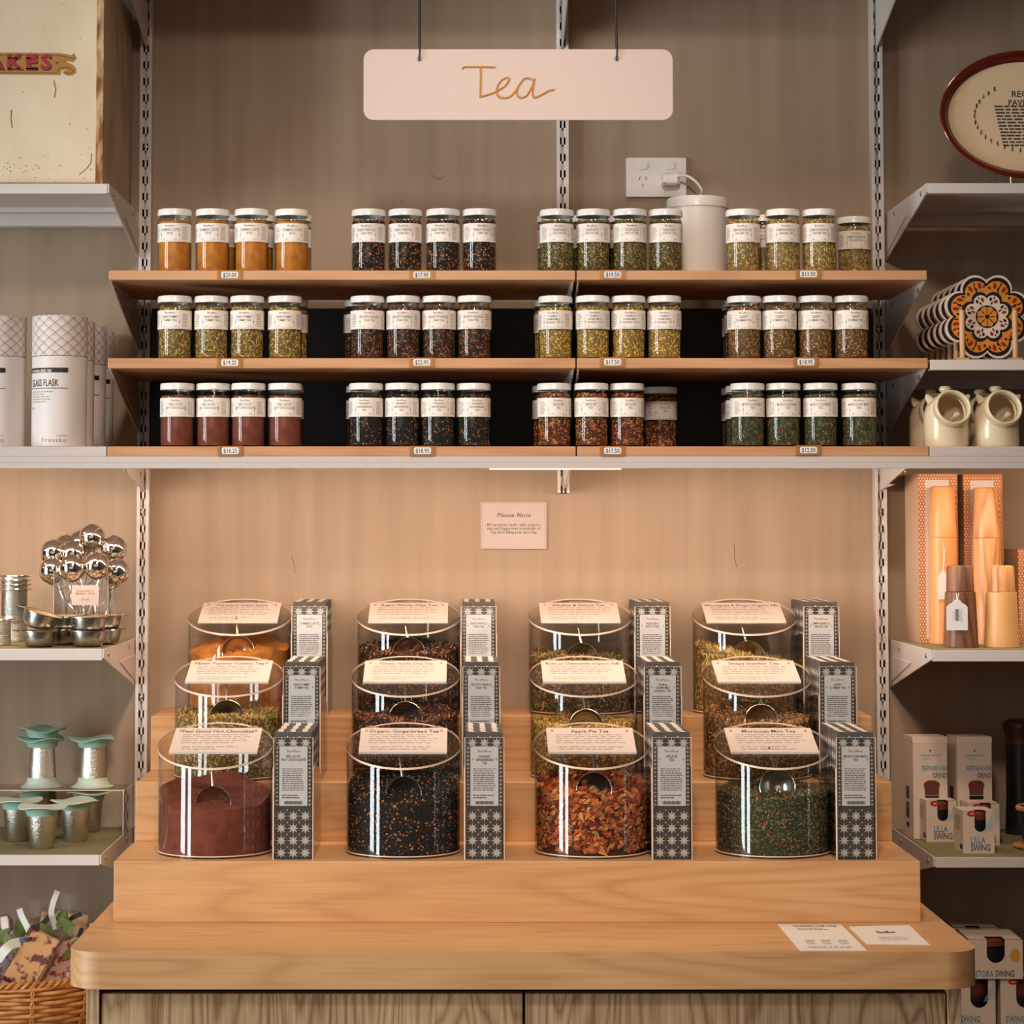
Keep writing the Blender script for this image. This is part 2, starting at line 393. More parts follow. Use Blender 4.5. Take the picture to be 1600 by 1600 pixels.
# long white shelf
Z_LS, Z_LB = Z(713, SF), Z(732, SF)
t = thing('long_shelf', 'long white shelf running the whole width under the tea jars', 'shelf')
bev(MB().box(-1.45, 1.6, SF, -.032, Z_LB+.010, Z_LS).build('board', 'white_board', t), .001)
bev(MB().box(-1.45, 1.6, SF, SF+.012, Z_LB, Z_LB+.010).build('front_lip', 'white_board', t), .0008)
for x, L_ in ((UX[0]-.001, .30), (UX[1]-.001, .30), (UX[2]-.001, .30)): bracket(t, x, Z_LB+.010, side=1, back=Z_LB+.010-Z(770, -.01), fr=.004, length=L_)
# warm light strips screwed under the long shelf
mat('strip_light', (255, 214, 170), .4, emit=4.0)
for xa, xb, zo, lb in ((-1.40, -.66, .0035, 'slim warm light strip tucked under the shelf above the tea strainers'),
                       (-.56, .74, .0035, 'long warm light strip tucked under the shelf above the canisters'),
                       (.86, 1.55, .0035, 'slim warm light strip tucked under the shelf above the wooden mills'),
                       (X(765, 732, -.40), X(970, 732, -.40), -.0005, 'short glowing lamp section peeping below the long shelf edge')):
    yy = -.384 if zo > 0 else -.403
    t = thing('light_strip', lb, 'lamp', ((xa+xb)/2, yy, Z_LB+zo))
    h = (xb-xa)/2
    if zo > 0: MB().box(-h, h, -.009, .009, .001, .0065).build('housing', 'white_metal', t)
    MB().box(-h, h, -.006 if zo > 0 else -.004, .006 if zo > 0 else .004, -.0012, .001 if zo > 0 else .0005).build('diffuser', 'strip_light', t)
zl = Z_LB+.0018
area('strip_glow_a', (-1.03, -.384, zl), (-1.03, .0, 1.17), .74, .012, 4.2, WARM2)
area('strip_glow_b', (.09, -.384, zl), (.09, .0, 1.17), 1.30, .012, 7.0, WARM2)
area('strip_glow_c', (1.2, -.384, zl), (1.2, .0, 1.17), .70, .012, 2.2, WARM2)
# boards lying on the long shelf
XS = X(900, 430, SF)
def wood_shelf(label, x0, x1, ytop, ybot, brk):
    zt, zb = Z(ytop, SF), Z(ybot, SF)
    if ybot == 713: zb = Z_LS
    t = thing('oak_shelf', label, 'shelf')
    bev(MB().box(x0, x1, SF, -.045, zb, zt).build('board', 'oak_shelf', t), .0012)
    for x, sd in brk: bracket(t, x, zb, side=sd, back=.105, fr=.002, length=.395)
    return zt
ZW = []
for (yt, yb), nm in (((422.5, 437.5), 'top'), ((559.5, 575.5), 'middle'), ((697.5, 713), 'bottom')):
    bl = nm != 'bottom'
    ZW.append(wood_shelf('longer oak board of the %s tea shelf with the turmeric side jars' % nm if nm == 'top' else 'longer oak board of the %s tea shelf' % nm,
        XL, XS-.0012, yt, yb, [(XL, 1), (XS-.006, -1)] if bl else []))
    wood_shelf('shorter oak board of the %s tea shelf' % nm, XS+.0012, XR, yt, yb, [(XS+.003, 1), (XR-.003, -1)] if bl else [])
zt = Z(697.5, SF)
tag(bev(MB().box(-1.45, XL-.0015, SF, -.045, Z_LS, zt).build('white_shelf_board', 'white_board'), .001), 'white board under the patterned flask tubes', 'shelf board')
tag(bev(MB().box(XR+.0015, 1.6, SF, -.045, Z_LS, zt).build('white_shelf_board', 'white_board'), .001), 'white board under the cream salt pigs', 'shelf board')
Z_WB = zt
# black back panel behind the two lower jar rows
tag(MB().box(UX[0]+.016, UX[1]-.014, -.036, -.002, ZW[2], Z(482, -.036)).build('back_panel', 'black_board'), 'black panel behind the longer oak boards', 'panel')
tag(MB().box(UX[1]+.014, UX[2]-.016, -.036, -.002, ZW[2], Z(482, -.036)).build('back_panel', 'black_board'), 'black panel behind the shorter oak boards', 'panel')
# low base boards at both sides (only what stands on them shows)
Z_BASE = .60
for x0, x1, s_ in ((-1.45, -.63, 'wicker basket'), (.83, 1.6, 'stacked mill boxes')):
    t = thing('base_plinth', 'low white plinth under the %s' % s_, 'plinth')
    MB().box(x0, x1, -.47, -.035, Z_BASE-.02, Z_BASE).build('board', 'white_board', t)
    MB().box(x0, x1, -.44, -.40, .0, Z_BASE-.02).build('kick_board', 'white_board', t)

# ------------------------------------------------------------------ counter with steps
TX0, TX1 = -.604, .789
Y1, Y2, Y3 = -.640, -.392, -.196
Z_S1, Z_S2, Z_S3 = Z(1346, Y1), Z(1222, Y2), Z(1119, Y3)
Z_T = Z(1441.5, Y1); YT = PZ(700, 1488, Z_T)[1]
cab = thing('counter_cabinet', 'oak counter cabinet with two flush doors under the tiered display', 'cabinet')
r = .055
pts = [(TX0, -.034), (TX0, YT+r)]
for i in range(1, 25): a = R_(180+90*i/24); pts.append((TX0+r+r*math.cos(a), YT+r+r*math.sin(a)))
for i in range(0, 25): a = R_(270+90*i/24); pts.append((TX1-r+r*math.cos(a), YT+r+r*math.sin(a)))
pts.append((TX1, -.034))
zb = Z(1546, YT)
top = MB().prism(pts, lambda x, y: (x, y, Z_T), lambda x, y: (x, y, zb)).build('worktop', 'oak', cab); bev(top, .002, 2)
YC = YT+.035
xl, xr = X(135, 1575, YC), X(1502, 1575, YC)
for a, b in ((xl, X(155, 1575, YC)), (X(1481, 1575, YC), xr)): bev(MB().box(a, b, YC, -.04, 0, zb).build('side_panel', 'oak_door', cab), .001)
dz = Z(1553.5, YC); xm = X(819, 1575, YC)
g = X(157.5, 1575, YC); h = X(1478.5, 1575, YC)
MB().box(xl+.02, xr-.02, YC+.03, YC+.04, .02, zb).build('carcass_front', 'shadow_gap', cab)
for a, b in ((g, xm-.002), (xm+.002, h)): bev(MB().box(a, b, YC+.004, YC+.024, .09, dz).build('door', 'oak_door', cab), .0015)
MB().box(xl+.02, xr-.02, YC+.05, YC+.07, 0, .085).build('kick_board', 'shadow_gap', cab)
SX0, SX1 = -.571, .749
for ya, za, zb_, nm in ((Y1, Z_T, Z_S1, 'lowest and deepest oak display riser standing on the counter'), (Y2, Z_S1, Z_S2, 'middle oak display riser stacked on the deepest one'), (Y3, Z_S2, Z_S3, 'topmost narrow oak display riser against the wall')):
    tag(bev(MB().box(SX0, SX1, ya, -.001, za, zb_).build('display_riser', 'oak'), .0012), nm, 'display riser')

# ------------------------------------------------------------------ hanging sign
YS = -.62
sg = thing('hanging_sign', 'white hanging sign with handwritten gold Tea lettering', 'sign', P(809.5, 132.5, YS))
k = S(YS)*1.013
w_, h_ = 481*k, 111*k
bev(MB().prism(rrect(w_, h_, 16*k), lambda x, z: (x, .002, z), lambda x, z: (x, -.002, z)).build('board', 'sign_white', sg), .0005)
def stroke(pts, n=8):
    out = []
    P4 = [pts[0]]+list(pts)+[pts[-1]]
    for i in range(1, len(P4)-2):
        p0, p1, p2, p3 = [np.array(q, float) for q in P4[i-1:i+3]]
        for j in range(n):
            t_ = j/n; out.append(.5*((2*p1)+(-p0+p2)*t_+(2*p0-5*p1+4*p2-p3)*t_*t_+(-p0+3*p1-3*p2+p3)*t_**3))
    out.append(np.array(pts[-1], float)); return out
def sp(u, v): return ((700+u/8.889-809.5)*k, -.0024, -(90+v/8.889-132.5)*k)
let = MB()
for ptsx in ([(205, 160), (215, 140), (240, 130), (300, 130), (450, 130), (560, 132), (660, 135)],
             [(450, 135), (455, 300), (450, 450), (447, 548)],
             [(440, 550), (560, 520), (680, 470), (790, 400), (845, 320), (840, 285), (800, 285), (730, 330), (680, 420), (675, 500), (720, 555), (790, 565), (860, 545), (930, 475), (990, 380), (1050, 305), (1110, 288), (1165, 310), (1190, 335)],
             [(1190, 335), (1150, 430), (1090, 530), (1020, 560), (970, 540), (950, 490), (965, 430)],
             [(1200, 295), (1185, 370), (1170, 470), (1180, 545), (1220, 555), (1300, 520), (1390, 470), (1475, 447)]):
    q = [sp(*p) for p in stroke(ptsx)]
    let.tube(q, .0017, 6, 0)
let.build('lettering', 'gold_ink', sg)
for px, top_ in ((656, 655), (963, 959)):
    x = (px-809.5)*k; z = (132.5-92)*k
    o = MB().lathe([(.0024, -.0003), (.0045, -.0003), (.0045, .0006), (.0024, .0006)], 14, T=lambda p_: (p_[0], -p_[2]-.002, p_[1])).build('grommet', 'ink_soft', sg, (x, 0, z))
    dx = (top_-px)*k
    zt_ = 92*k+z+.40
    MB().tube([(x, -.006, z), (x+.001, -.006, z+.02), (x, -.001, z+.022), (x-.002, .003, z-.001), (x, -.004, z-.002)], .0016, 6).build('hook', 'black', sg)
    MB().tube([(x, 0, z+.018), (x+dx*2, 0, z+.60)], .0022, 6).build('hanging_rod', 'black', sg)

# ------------------------------------------------------------------ socket, plug, cable, diffuser pot, note
ox, oz = (X(978, 277, -.006)+X(1072, 277, -.006))/2, (Z(247, -.006)+Z(308, -.006))/2
so = thing('power_socket', 'white double power socket with two switches on the wall', 'power socket', (ox, -.001, oz))
bev(MB().prism(rrect(.116, .076, .003, 3), lambda x, z: (x, 0, z), lambda x, z: (x, -.009, z)).build('faceplate', 'white_plastic', so), .0015)
for sx in (-1, 1):
    bev(MB().prism(rrect(.017, .014, .004, 3), lambda x, z: (sx*.026+x, -.009, .022+z), lambda x, z: (sx*.026+x, -.0125, .022+z)).build('switch', 'white_plastic', so), .001)
    s3 = MB()
    for dx, dz_, an in ((-.006, -.002, -25), (.006, -.002, 25), (0, -.016, 0)):
        a = R_(an); hh, ww = .0035, .0007
        s3.flat([(dx+p*math.cos(a)-q*math.sin(a), dz_+p*math.sin(a)+q*math.cos(a)) for p, q in ((-ww, -hh), (ww, -hh), (ww, hh), (-ww, hh))], front(sx*.026, -.0093, 0))
    s3.build('pin_holes', 'slot_dark', so)
plug = thing('power_plug', 'white plug in the right socket with a cable arching down', 'plug', (ox+.024, -.0105, oz-.006))
bev(MB().cbox(-.014, .018, -.03, 0, -.013, .012, .004).build('plug_body', 'white_plastic', plug), .002)
c0 = Vector((ox+.024, -.0105, oz-.006))
ends = [P(1055, 276, -.035), P(1070, 274, -.05), P(1085, 282, -.06), P(1096, 296, -.06), P(1095, 306, -.05), P(1088, 330, -.03), P(1086, 380, -.03)]
MB().tube([tuple(Vector(q)-c0) for q in stroke(ends, 6)], .0024, 8).build('cable', 'white_plastic', plug)
YD = -.17; pw_ = 97*S(YD)/2
pot = thing('lidded_canister', 'plain white lidded canister standing behind the detox tea jars', 'canister', (X(1090, 420, YD), YD, ZW[0]))
zt_ = Z(311, YD)-ZW[0]; zl_ = Z(326, YD)-ZW[0]
MB().lathe([(0, 0), (pw_*.90, 0), (pw_*.93, .004), (pw_*.96, zl_)], 40).build('body', 'white_plastic', pot)
MB().lathe([(pw_*.96, zl_-.002), (pw_*1.0, zl_-.001), (pw_*1.0, zt_-.006), (pw_*.95, zt_), (0, zt_+.001)], 40).build('lid', 'white_plastic', pot)
nc = thing('notice_card', 'small white notice card headed Please Note on the plywood wall', 'notice', (X(802.5, 821.5, -.004), -.001, Z(821.5, -.004)))
kn = S(-.004)
MB().box(-51.5*kn, 51.5*kn, -.0025, 0, -36.5*kn, 36.5*kn).build('card', 'notice_stock', nc)
pr = MB(); T = front(0, -.0028, 0)
pr.text('Please Note:', .0125, T, 0, .004, .95, ital=.25) if False else pr.text('Please Note', .0115, front(0, -.0028, .0165), 0, .004, 1.05, ital=.3, space=1.1)
for i, s_ in enumerate(('All our spices, herbs, salts, peppers,', 'teas and Sugars have a minimum of', '20g when filling your spice bag')):
    pr.text(s_, .0082, front(0, -.0028, -.0005-i*.0072), 0, 0, .88, res=1)
b_ = rrect(98*kn, 69*kn, .004); n_ = len(b_)
pr.tube([T(*p) for p in b_], .00025, 3, 1, False, True)
pr.build('print', ['ink', 'ink_soft'], nc)

# ------------------------------------------------------------------ teas: real flakes against the glass
PAL = {
 'turmeric': [(206, 126, 36)],
 'choc': [(128, 62, 40)],
 'rajachai': [(34, 26, 22), (48, 32, 24), (60, 38, 24), (30, 26, 24), (150, 92, 48), (40, 30, 24), (176, 116, 66)],
 'detox': [(96, 92, 48), (120, 104, 60), (74, 76, 40), (140, 116, 70), (110, 60, 44), (66, 60, 36), (160, 140, 92)],
 'lemongrass': [(166, 146, 92), (140, 120, 70), (184, 164, 110), (120, 108, 60), (150, 104, 62), (96, 88, 48)],
 'tummy': [(146, 124, 70), (112, 98, 52), (170, 144, 86), (84, 78, 42), (130, 100, 56), (190, 164, 100)],
 'vanilla': [(58, 38, 28), (84, 50, 34), (40, 30, 24), (128, 78, 46), (70, 44, 30), (150, 96, 60), (48, 34, 26)],
 'chamomile': [(176, 144, 74), (150, 120, 62), (120, 104, 56), (196, 164, 92), (132, 98, 54), (104, 92, 52)],
 'sleepy': [(122, 92, 56), (92, 74, 46), (146, 108, 68), (76, 70, 42), (110, 70, 48), (160, 128, 80)],
 'ginger': [(28, 25, 24), (38, 32, 28), (22, 22, 22), (46, 38, 32), (30, 28, 26), (34, 30, 28), (188, 122, 56)],
 'apple': [(190, 106, 52), (164, 78, 38), (206, 134, 74), (128, 52, 36), (176, 96, 48), (96, 46, 30), (148, 126, 70), (214, 150, 92)],
 'mint': [(72, 78, 48), (56, 62, 40), (96, 98, 62), (48, 54, 38), (112, 104, 70), (64, 70, 46), (168, 84, 80), (86, 84, 56), (78, 80, 50), (60, 66, 42), (100, 98, 62), (70, 74, 46), (110, 102, 66), (58, 64, 42), (84, 84, 54), (66, 70, 44)],
}
for k_ in PAL:
    if len(PAL[k_]) > 1:
        g_ = {'ginger': 1.12, 'rajachai': 1.15, 'apple': 1.0}.get(k_, 1.28)
        PAL[k_] = [tuple(min(245, int(c*g_*w2)) for c, w2 in zip(q, (1.04, .99, .93))) for q in PAL[k_]]
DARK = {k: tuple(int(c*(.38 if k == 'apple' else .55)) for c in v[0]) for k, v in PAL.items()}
for kd, cols in PAL.items():
    if len(cols) > 1: flake_mat('tea_'+kd, cols)
    else: mottle('tea_'+kd, cols[0], tuple(int(c*.82) for c in cols[0]), 60, .9, bump=.5)
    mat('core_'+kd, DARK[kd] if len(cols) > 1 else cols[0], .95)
SHAPE = {'rajachai': (1, 1, .6), 'detox': (1.7, .7, .5), 'lemongrass': (2.6, .5, .5), 'tummy': (2.2, .55, .5), 'vanilla': (1.2, .9, .6),
         'chamomile': (1.3, 1, .8), 'sleepy': (1.5, .8, .6), 'ginger': (1.1, .9, .7), 'apple': (1.25, .85, .45), 'mint': (1.7, .6, .4)}
def fill(kind, R, z0, h0, slope, bumpy, size, nside, ntop, seed, side=0.0):
    """tea heap: a core body plus small lumps pressed against the wall and lying on top; heap rises to the back by slope"""
    rng = np.random.default_rng(seed); mb = MB()
    ph = rng.uniform(0, 6.28, 4)
    def H(x, y): return h0 + slope*(y/R) + side*(x/R) + bumpy*(math.sin(x/R*3.1+ph[0])*math.cos(y/R*2.7+ph[1])+.5*math.sin(x/R*7+ph[2])*math.sin(y/R*6+ph[3]))
    powder = kind in ('turmeric', 'choc')
    Rc = R if powder else R-.6*size*.5
    na, nr = 48, (10 if powder else 6); v = []; f = []
    for j in range(na):
        a = 2*math.pi*j/na
        for i in range(nr+1):
            r_ = Rc*(i/nr); x, y = r_*math.cos(a), r_*math.sin(a)
            z = H(x, y)-(0 if powder else size*.3)+(rng.normal()*bumpy*.25 if powder and 0 < i < nr else 0)
            if i == 0: z = H(0, 0)
            v.append((x, y, z))
        v.append((Rc*math.cos(a), Rc*math.sin(a), z0))
        v.append((0, 0, z0))
    k = nr+3
    for j in range(na):
        j2 = (j+1) % na
        for i in range(k-1): f.append((j*k+i, j*k+i+1, j2*k+i+1, j2*k+i))
    mb.add(v, f, 0, powder)
    if powder: return mb, ['tea_'+kind]
    sa, sb, sc_ = SHAPE[kind]
    n = nside+ntop
    ang = rng.uniform(0, 2*np.pi, n); rr = np.full(n, R-size*.35)
    rr[nside:] = R*np.sqrt(rng.uniform(0, .96, ntop))
    cx = rr*np.cos(ang); cy = rr*np.sin(ang)
    hz = np.array([H(x, y) for x, y in zip(cx, cy)])
    cz = np.where(np.arange(n) < nside, z0+size*.4+(hz-z0-size*.4)*rng.uniform(0, 1, n), hz+rng.uniform(-.3, .5, n)*size)
    O = np.array([(1, 0, 0), (-1, 0, 0), (0, 1, 0), (0, -1, 0), (0, 0, 1), (0, 0, -1)], float)
    F = [(0, 2, 4), (2, 1, 4), (1, 3, 4), (3, 0, 4), (2, 0, 5), (1, 2, 5), (3, 1, 5), (0, 3, 5)]
    V = []; FF = []
    for i in range(n):
        s_ = size*.5*rng.uniform(.55, 1.25)
        loc = O*np.array([sa, sb, sc_])*s_*rng.uniform(.7, 1.3, (6, 1))
        q = rng.normal(size=4); q /= np.linalg.norm(q); w0, x0, y0, z0_ = q
        Rm = np.array([[1-2*(y0*y0+z0_*z0_), 2*(x0*y0-z0_*w0), 2*(x0*z0_+y0*w0)], [2*(x0*y0+z0_*w0), 1-2*(x0*x0+z0_*z0_), 2*(y0*z0_-x0*w0)], [2*(x0*z0_-y0*w0), 2*(y0*z0_+x0*w0), 1-2*(x0*x0+y0*y0)]])
        p = loc @ Rm.T + np.array([cx[i], cy[i], cz[i]])
        d = np.hypot(p[:, 0], p[:, 1]); sc2 = np.minimum(1, (R-.0002)/np.maximum(d, 1e-6)); p[:, 0] *= sc2; p[:, 1] *= sc2
        p[:, 2] = np.maximum(p[:, 2], z0)
        b = len(V); V += [tuple(t_) for t_ in p]; FF += [tuple(b+j for j in q_) for q_ in F]
    mb.add(V, FF, 1); return mb, ['core_'+kind, 'tea_'+kind]

# ------------------------------------------------------------------ jars
JR = .0300
KINDS = {
 'turmeric': (('TURMERIC LATTE', 'SPICE'), 'orange turmeric powder', 'TURMERIC LATTE SPICE'),
 'rajachai': (("RAJA'S WHOLE", 'CHAI TEA'), 'dark whole-leaf chai tea', ''),
 'detox': (('ALKALISE &', 'DETOX TEA'), 'mixed green detox tea', ''),
 'lemongrass': (('LEMONGRASS &', 'GINGER TEA'), 'straw-coloured lemongrass tea', ''),
 'tummy': (('EVEN YUMMY', 'TUMMY TEA'), 'olive and gold tummy tea', ''),
 'vanilla': (('VELVETY VANILLA', 'CHAI TEA'), 'reddish brown vanilla chai', ''),
 'chamomile': (('CALM as', 'CHAMOMILE', 'ORGANIC TEA'), 'golden chamomile tea', ''),
 'sleepy': (('SLEEPY', 'SLUMBER TEA'), 'brown herbal slumber tea', ''),
 'choc': (('FEEL GOOD', 'HOT CHOCOLATE'), 'brown hot chocolate powder', ''),
 'ginger': (('ORGANIC', 'GINGERBREAD', 'TEA'), 'black gingerbread tea with orange bits', ''),
 'apple': (('APPLE PIE', 'TEA'), 'red-orange apple pie tea', ''),
 'mint': (('MOROCCAN MINT', 'TEA'), 'dark green moroccan mint tea', ''),
}
jar_body = jar_lid = None
protos = {}
def make_jar(kind):
    lines_, desc, _ = KINDS[kind]
    t = thing('glass_jar', desc, 'jar')
    global jar_body, jar_lid
    b = MB().lathe([(0, .0005), (.025, 0), (.0285, .002), (JR, .006), (JR, .0885), (.0290, .0925), (.0268, .0958), (.0268, .104)], 40).build('jar_body', 'jar_glass', t)
    MB().lathe([(.0262, .1015), (.0305, .1015), (.0305, .1105), (.0292, .1130), (.024, .1137), (0, .1137)], 40, sm=True).build('lid', 'lid_white', t)
    mb, mm = fill(kind, JR-.0016, .003, .0915, .0005, .0008, {'apple': .0058, 'ginger': .0034}.get(kind, .0042), 1700 if kind != 'apple' else 1100, 260, hash(kind) % 97 if False else sum(map(ord, kind)))
    c = mb.build('contents', mm, t); c['kind'] = 'stuff' if len(mm) > 1 else 'stuff'
    lb = MB(); n = 28; a0, a1 = R_(-118), R_(118); v = []
    for i in range(n+1):
        a = a0+(a1-a0)*i/n
        for z in (.0535, .0868): v.append(((JR+.0004)*math.sin(a), -(JR+.0004)*math.cos(a), z))
    lb.add(v, [(2*i, 2*i+2, 2*i+3, 2*i+1) for i in range(n)], 0, True)
    lab = lb.build('label', 'paper', t)
    pr = MB(); T = lambda z: cyl(JR, z, 0, .0007)
    script_word(pr, .018, T(.0805), 1, .00028)
    k = len(lines_); sz = .0056 if k == 2 else .0052
    for i, s_ in enumerate(lines_): pr.text(s_, sz, T(.0728-i*.0058 if k == 2 else .0745-i*.0056), 0, .004, .80, res=1)
    # frame line around the name, side notes
    fw, z0, z1 = .0168, .0560, .0775
    fl = [(-fw, z0), (fw, z0), (fw, z1), (-fw, z1)]
    for (xa, za), (xb, zb_) in zip(fl, fl[1:]+fl[:1]):
        m_ = 8; pr.tube([cyl(JR, 0, 0, .0005)(xa+(xb-xa)*i/m_, za+(zb_-za)*i/m_) for i in range(m_+1)], .00018, 3, 2, False)
    for sx in (-1, 1):
        pr.flat([(sx*fw-.0009, .066), (sx*fw, .064), (sx*fw+.0009, .066), (sx*fw, .068)], cyl(JR, 0, 0, .0008), 1)
        pr.lines(.012, .024, 8, cyl(JR, .080, sx*.95, .0006), 2, 3+sx, .4)
    pr.flat([(-.012, .058), (-.0085, .058), (-.0085, .0588), (-.012, .0588)], cyl(JR, 0, 0, .0007), 0)
    pr.flat([(.0075, .058), (.0125, .058), (.0125, .0586), (.0075, .0586)], cyl(JR, 0, 0, .0007), 0)
    pr.build('print', ['ink_label', 'ink_label', 'ink_soft'], lab)
    return t
jrng = random.Random(4)
SHELF_WORD = ['top', 'middle', 'bottom']
def put_jar(kind, px, row, Y, label, group):
    loc = (X(px, (422, 559, 697)[row]-40, Y), Y, ZW[row])
    a = jrng.uniform(-.22, .22)
    if kind not in protos:
        protos[kind] = make_jar(kind); o = protos[kind]; o.location = loc; o.rotation_euler = (0, 0, a); o['label'] = label; o['group'] = group
        return o
    return dup(protos[kind], loc, a, label, group)
YJ = -.358
ROWS = [
 (0, [('turmeric', (273, 332, 393, 455)), ('rajachai', (576, 633, 692, 749)), ('detox', (870, 927, 984, 1040)), ('lemongrass', (1161, 1223, 1280))]),
 (1, [('tummy', (273, 330, 386, 445)), ('vanilla', (574, 630, 686, 741)), ('chamomile', (868, 926, 982, 1038)), ('sleepy', (1163, 1218, 1274, 1330))]),
 (2, [('choc', (277, 333, 388, 445)), ('ginger', (572, 628, 684, 740)), ('apple', (866, 924, 980)), ('mint', (1168, 1224, 1282, 1342))]),
]
for row, groups in ROWS:
    for kind, xs in groups:
        d = KINDS[kind][1]
        for px in xs:
            put_jar(kind, px, row, YJ+jrng.uniform(-.003, .003), 'white-lidded glass jar of %s in the front row' % d, 'front jars of '+d)
# jars standing further back
put_jar('lemongrass', 1335, 0, -.255, 'glass jar of straw-coloured lemongrass tea set back beside the slotted upright', None)
put_jar('apple', 1032, 2, -.245, 'shadowed glass jar of apple pie tea set back at the row end', None)
BACK = [('turmeric', 0, ((345, -.285), (402, -.285), (461, -.285))), ('detox', 0, ((865, -.275), (920, -.28), (976, -.275))),
        ('lemongrass', 0, ((1192, -.275),)), ('tummy', 1, ((455, -.285),)), ('vanilla', 1, ((563, -.28),)),
        ('chamomile', 1, ((860, -.285),)), ('sleepy', 1, ((1158, -.285), (1154, -.213))), ('choc', 2, ((448, -.285),)),
        ('ginger', 2, ((567, -.285),)), ('apple', 2, ((858, -.285),)), ('mint', 2, ((1160, -.285), (1153, -.213)))]
for kind, row, ps in BACK:
    d = KINDS[kind][1]
    for px, Y in ps: put_jar(kind, px, row, Y, 'glass jar of %s half hidden behind the front jars' % d, 'rear jars of '+d)
for kd in protos: pass

# ------------------------------------------------------------------ price tags clipped to the shelf edges
UNDER = [KINDS[k_][1] for _, g_ in ROWS for k_, _x in g_]
def price(px, py, txt, row, n):
    loc = (X(px, py, SF), SF-.0002, Z(py, SF))
    t = thing('price_holder', 'brass price holder below the jars of %s' % UNDER[n], 'price tag', loc)
    w_, h_ = .0195, .0066
    MB().box(-w_-.003, w_+.003, -.0012, 0, -.0088, .0085).build('back_plate', 'brass', t)
    bm = MB(); bm.box(-w_, -w_+.002, -.0030, -.0012, -h_, h_+.001); bm.box(w_-.002, w_, -.0030, -.0012, -h_, h_+.001); bm.box(-w_, w_, -.0030, -.0012, -h_-.002, -h_)
    bm.build('frame', 'brass', t)
    c = MB().prism(rrect(.030, .0115, .003, 3), lambda x, z: (x, -.0012, z+.0003), lambda x, z: (x, -.0018, z+.0003)).build('price_card', 'paper_cool', t)
    MB().text(txt, .0108, front(0, -.0020, -.0034), 0, .01, .82).build('print', 'ink', c)
PR = [(359, 430, '$20.00', 0), (659, 430, '$17.95', 0), (957, 429.5, '$19.50', 0), (1263, 428.5, '$13.50', 0),
      (359, 567, '$19.25', 1), (659, 566.5, '$22.95', 1), (957, 566, '$17.50', 1), (1259, 566, '$18.95', 1),
      (360, 704.5, '$16.25', 2), (660, 704.5, '$18.95', 2), (957, 704.5, '$17.50', 2), (1263, 703.5, '$12.50', 2)]
for n, (px, py, tx, row) in enumerate(PR): price(px, py, tx, row, n)
for o in C.objects:
    pass

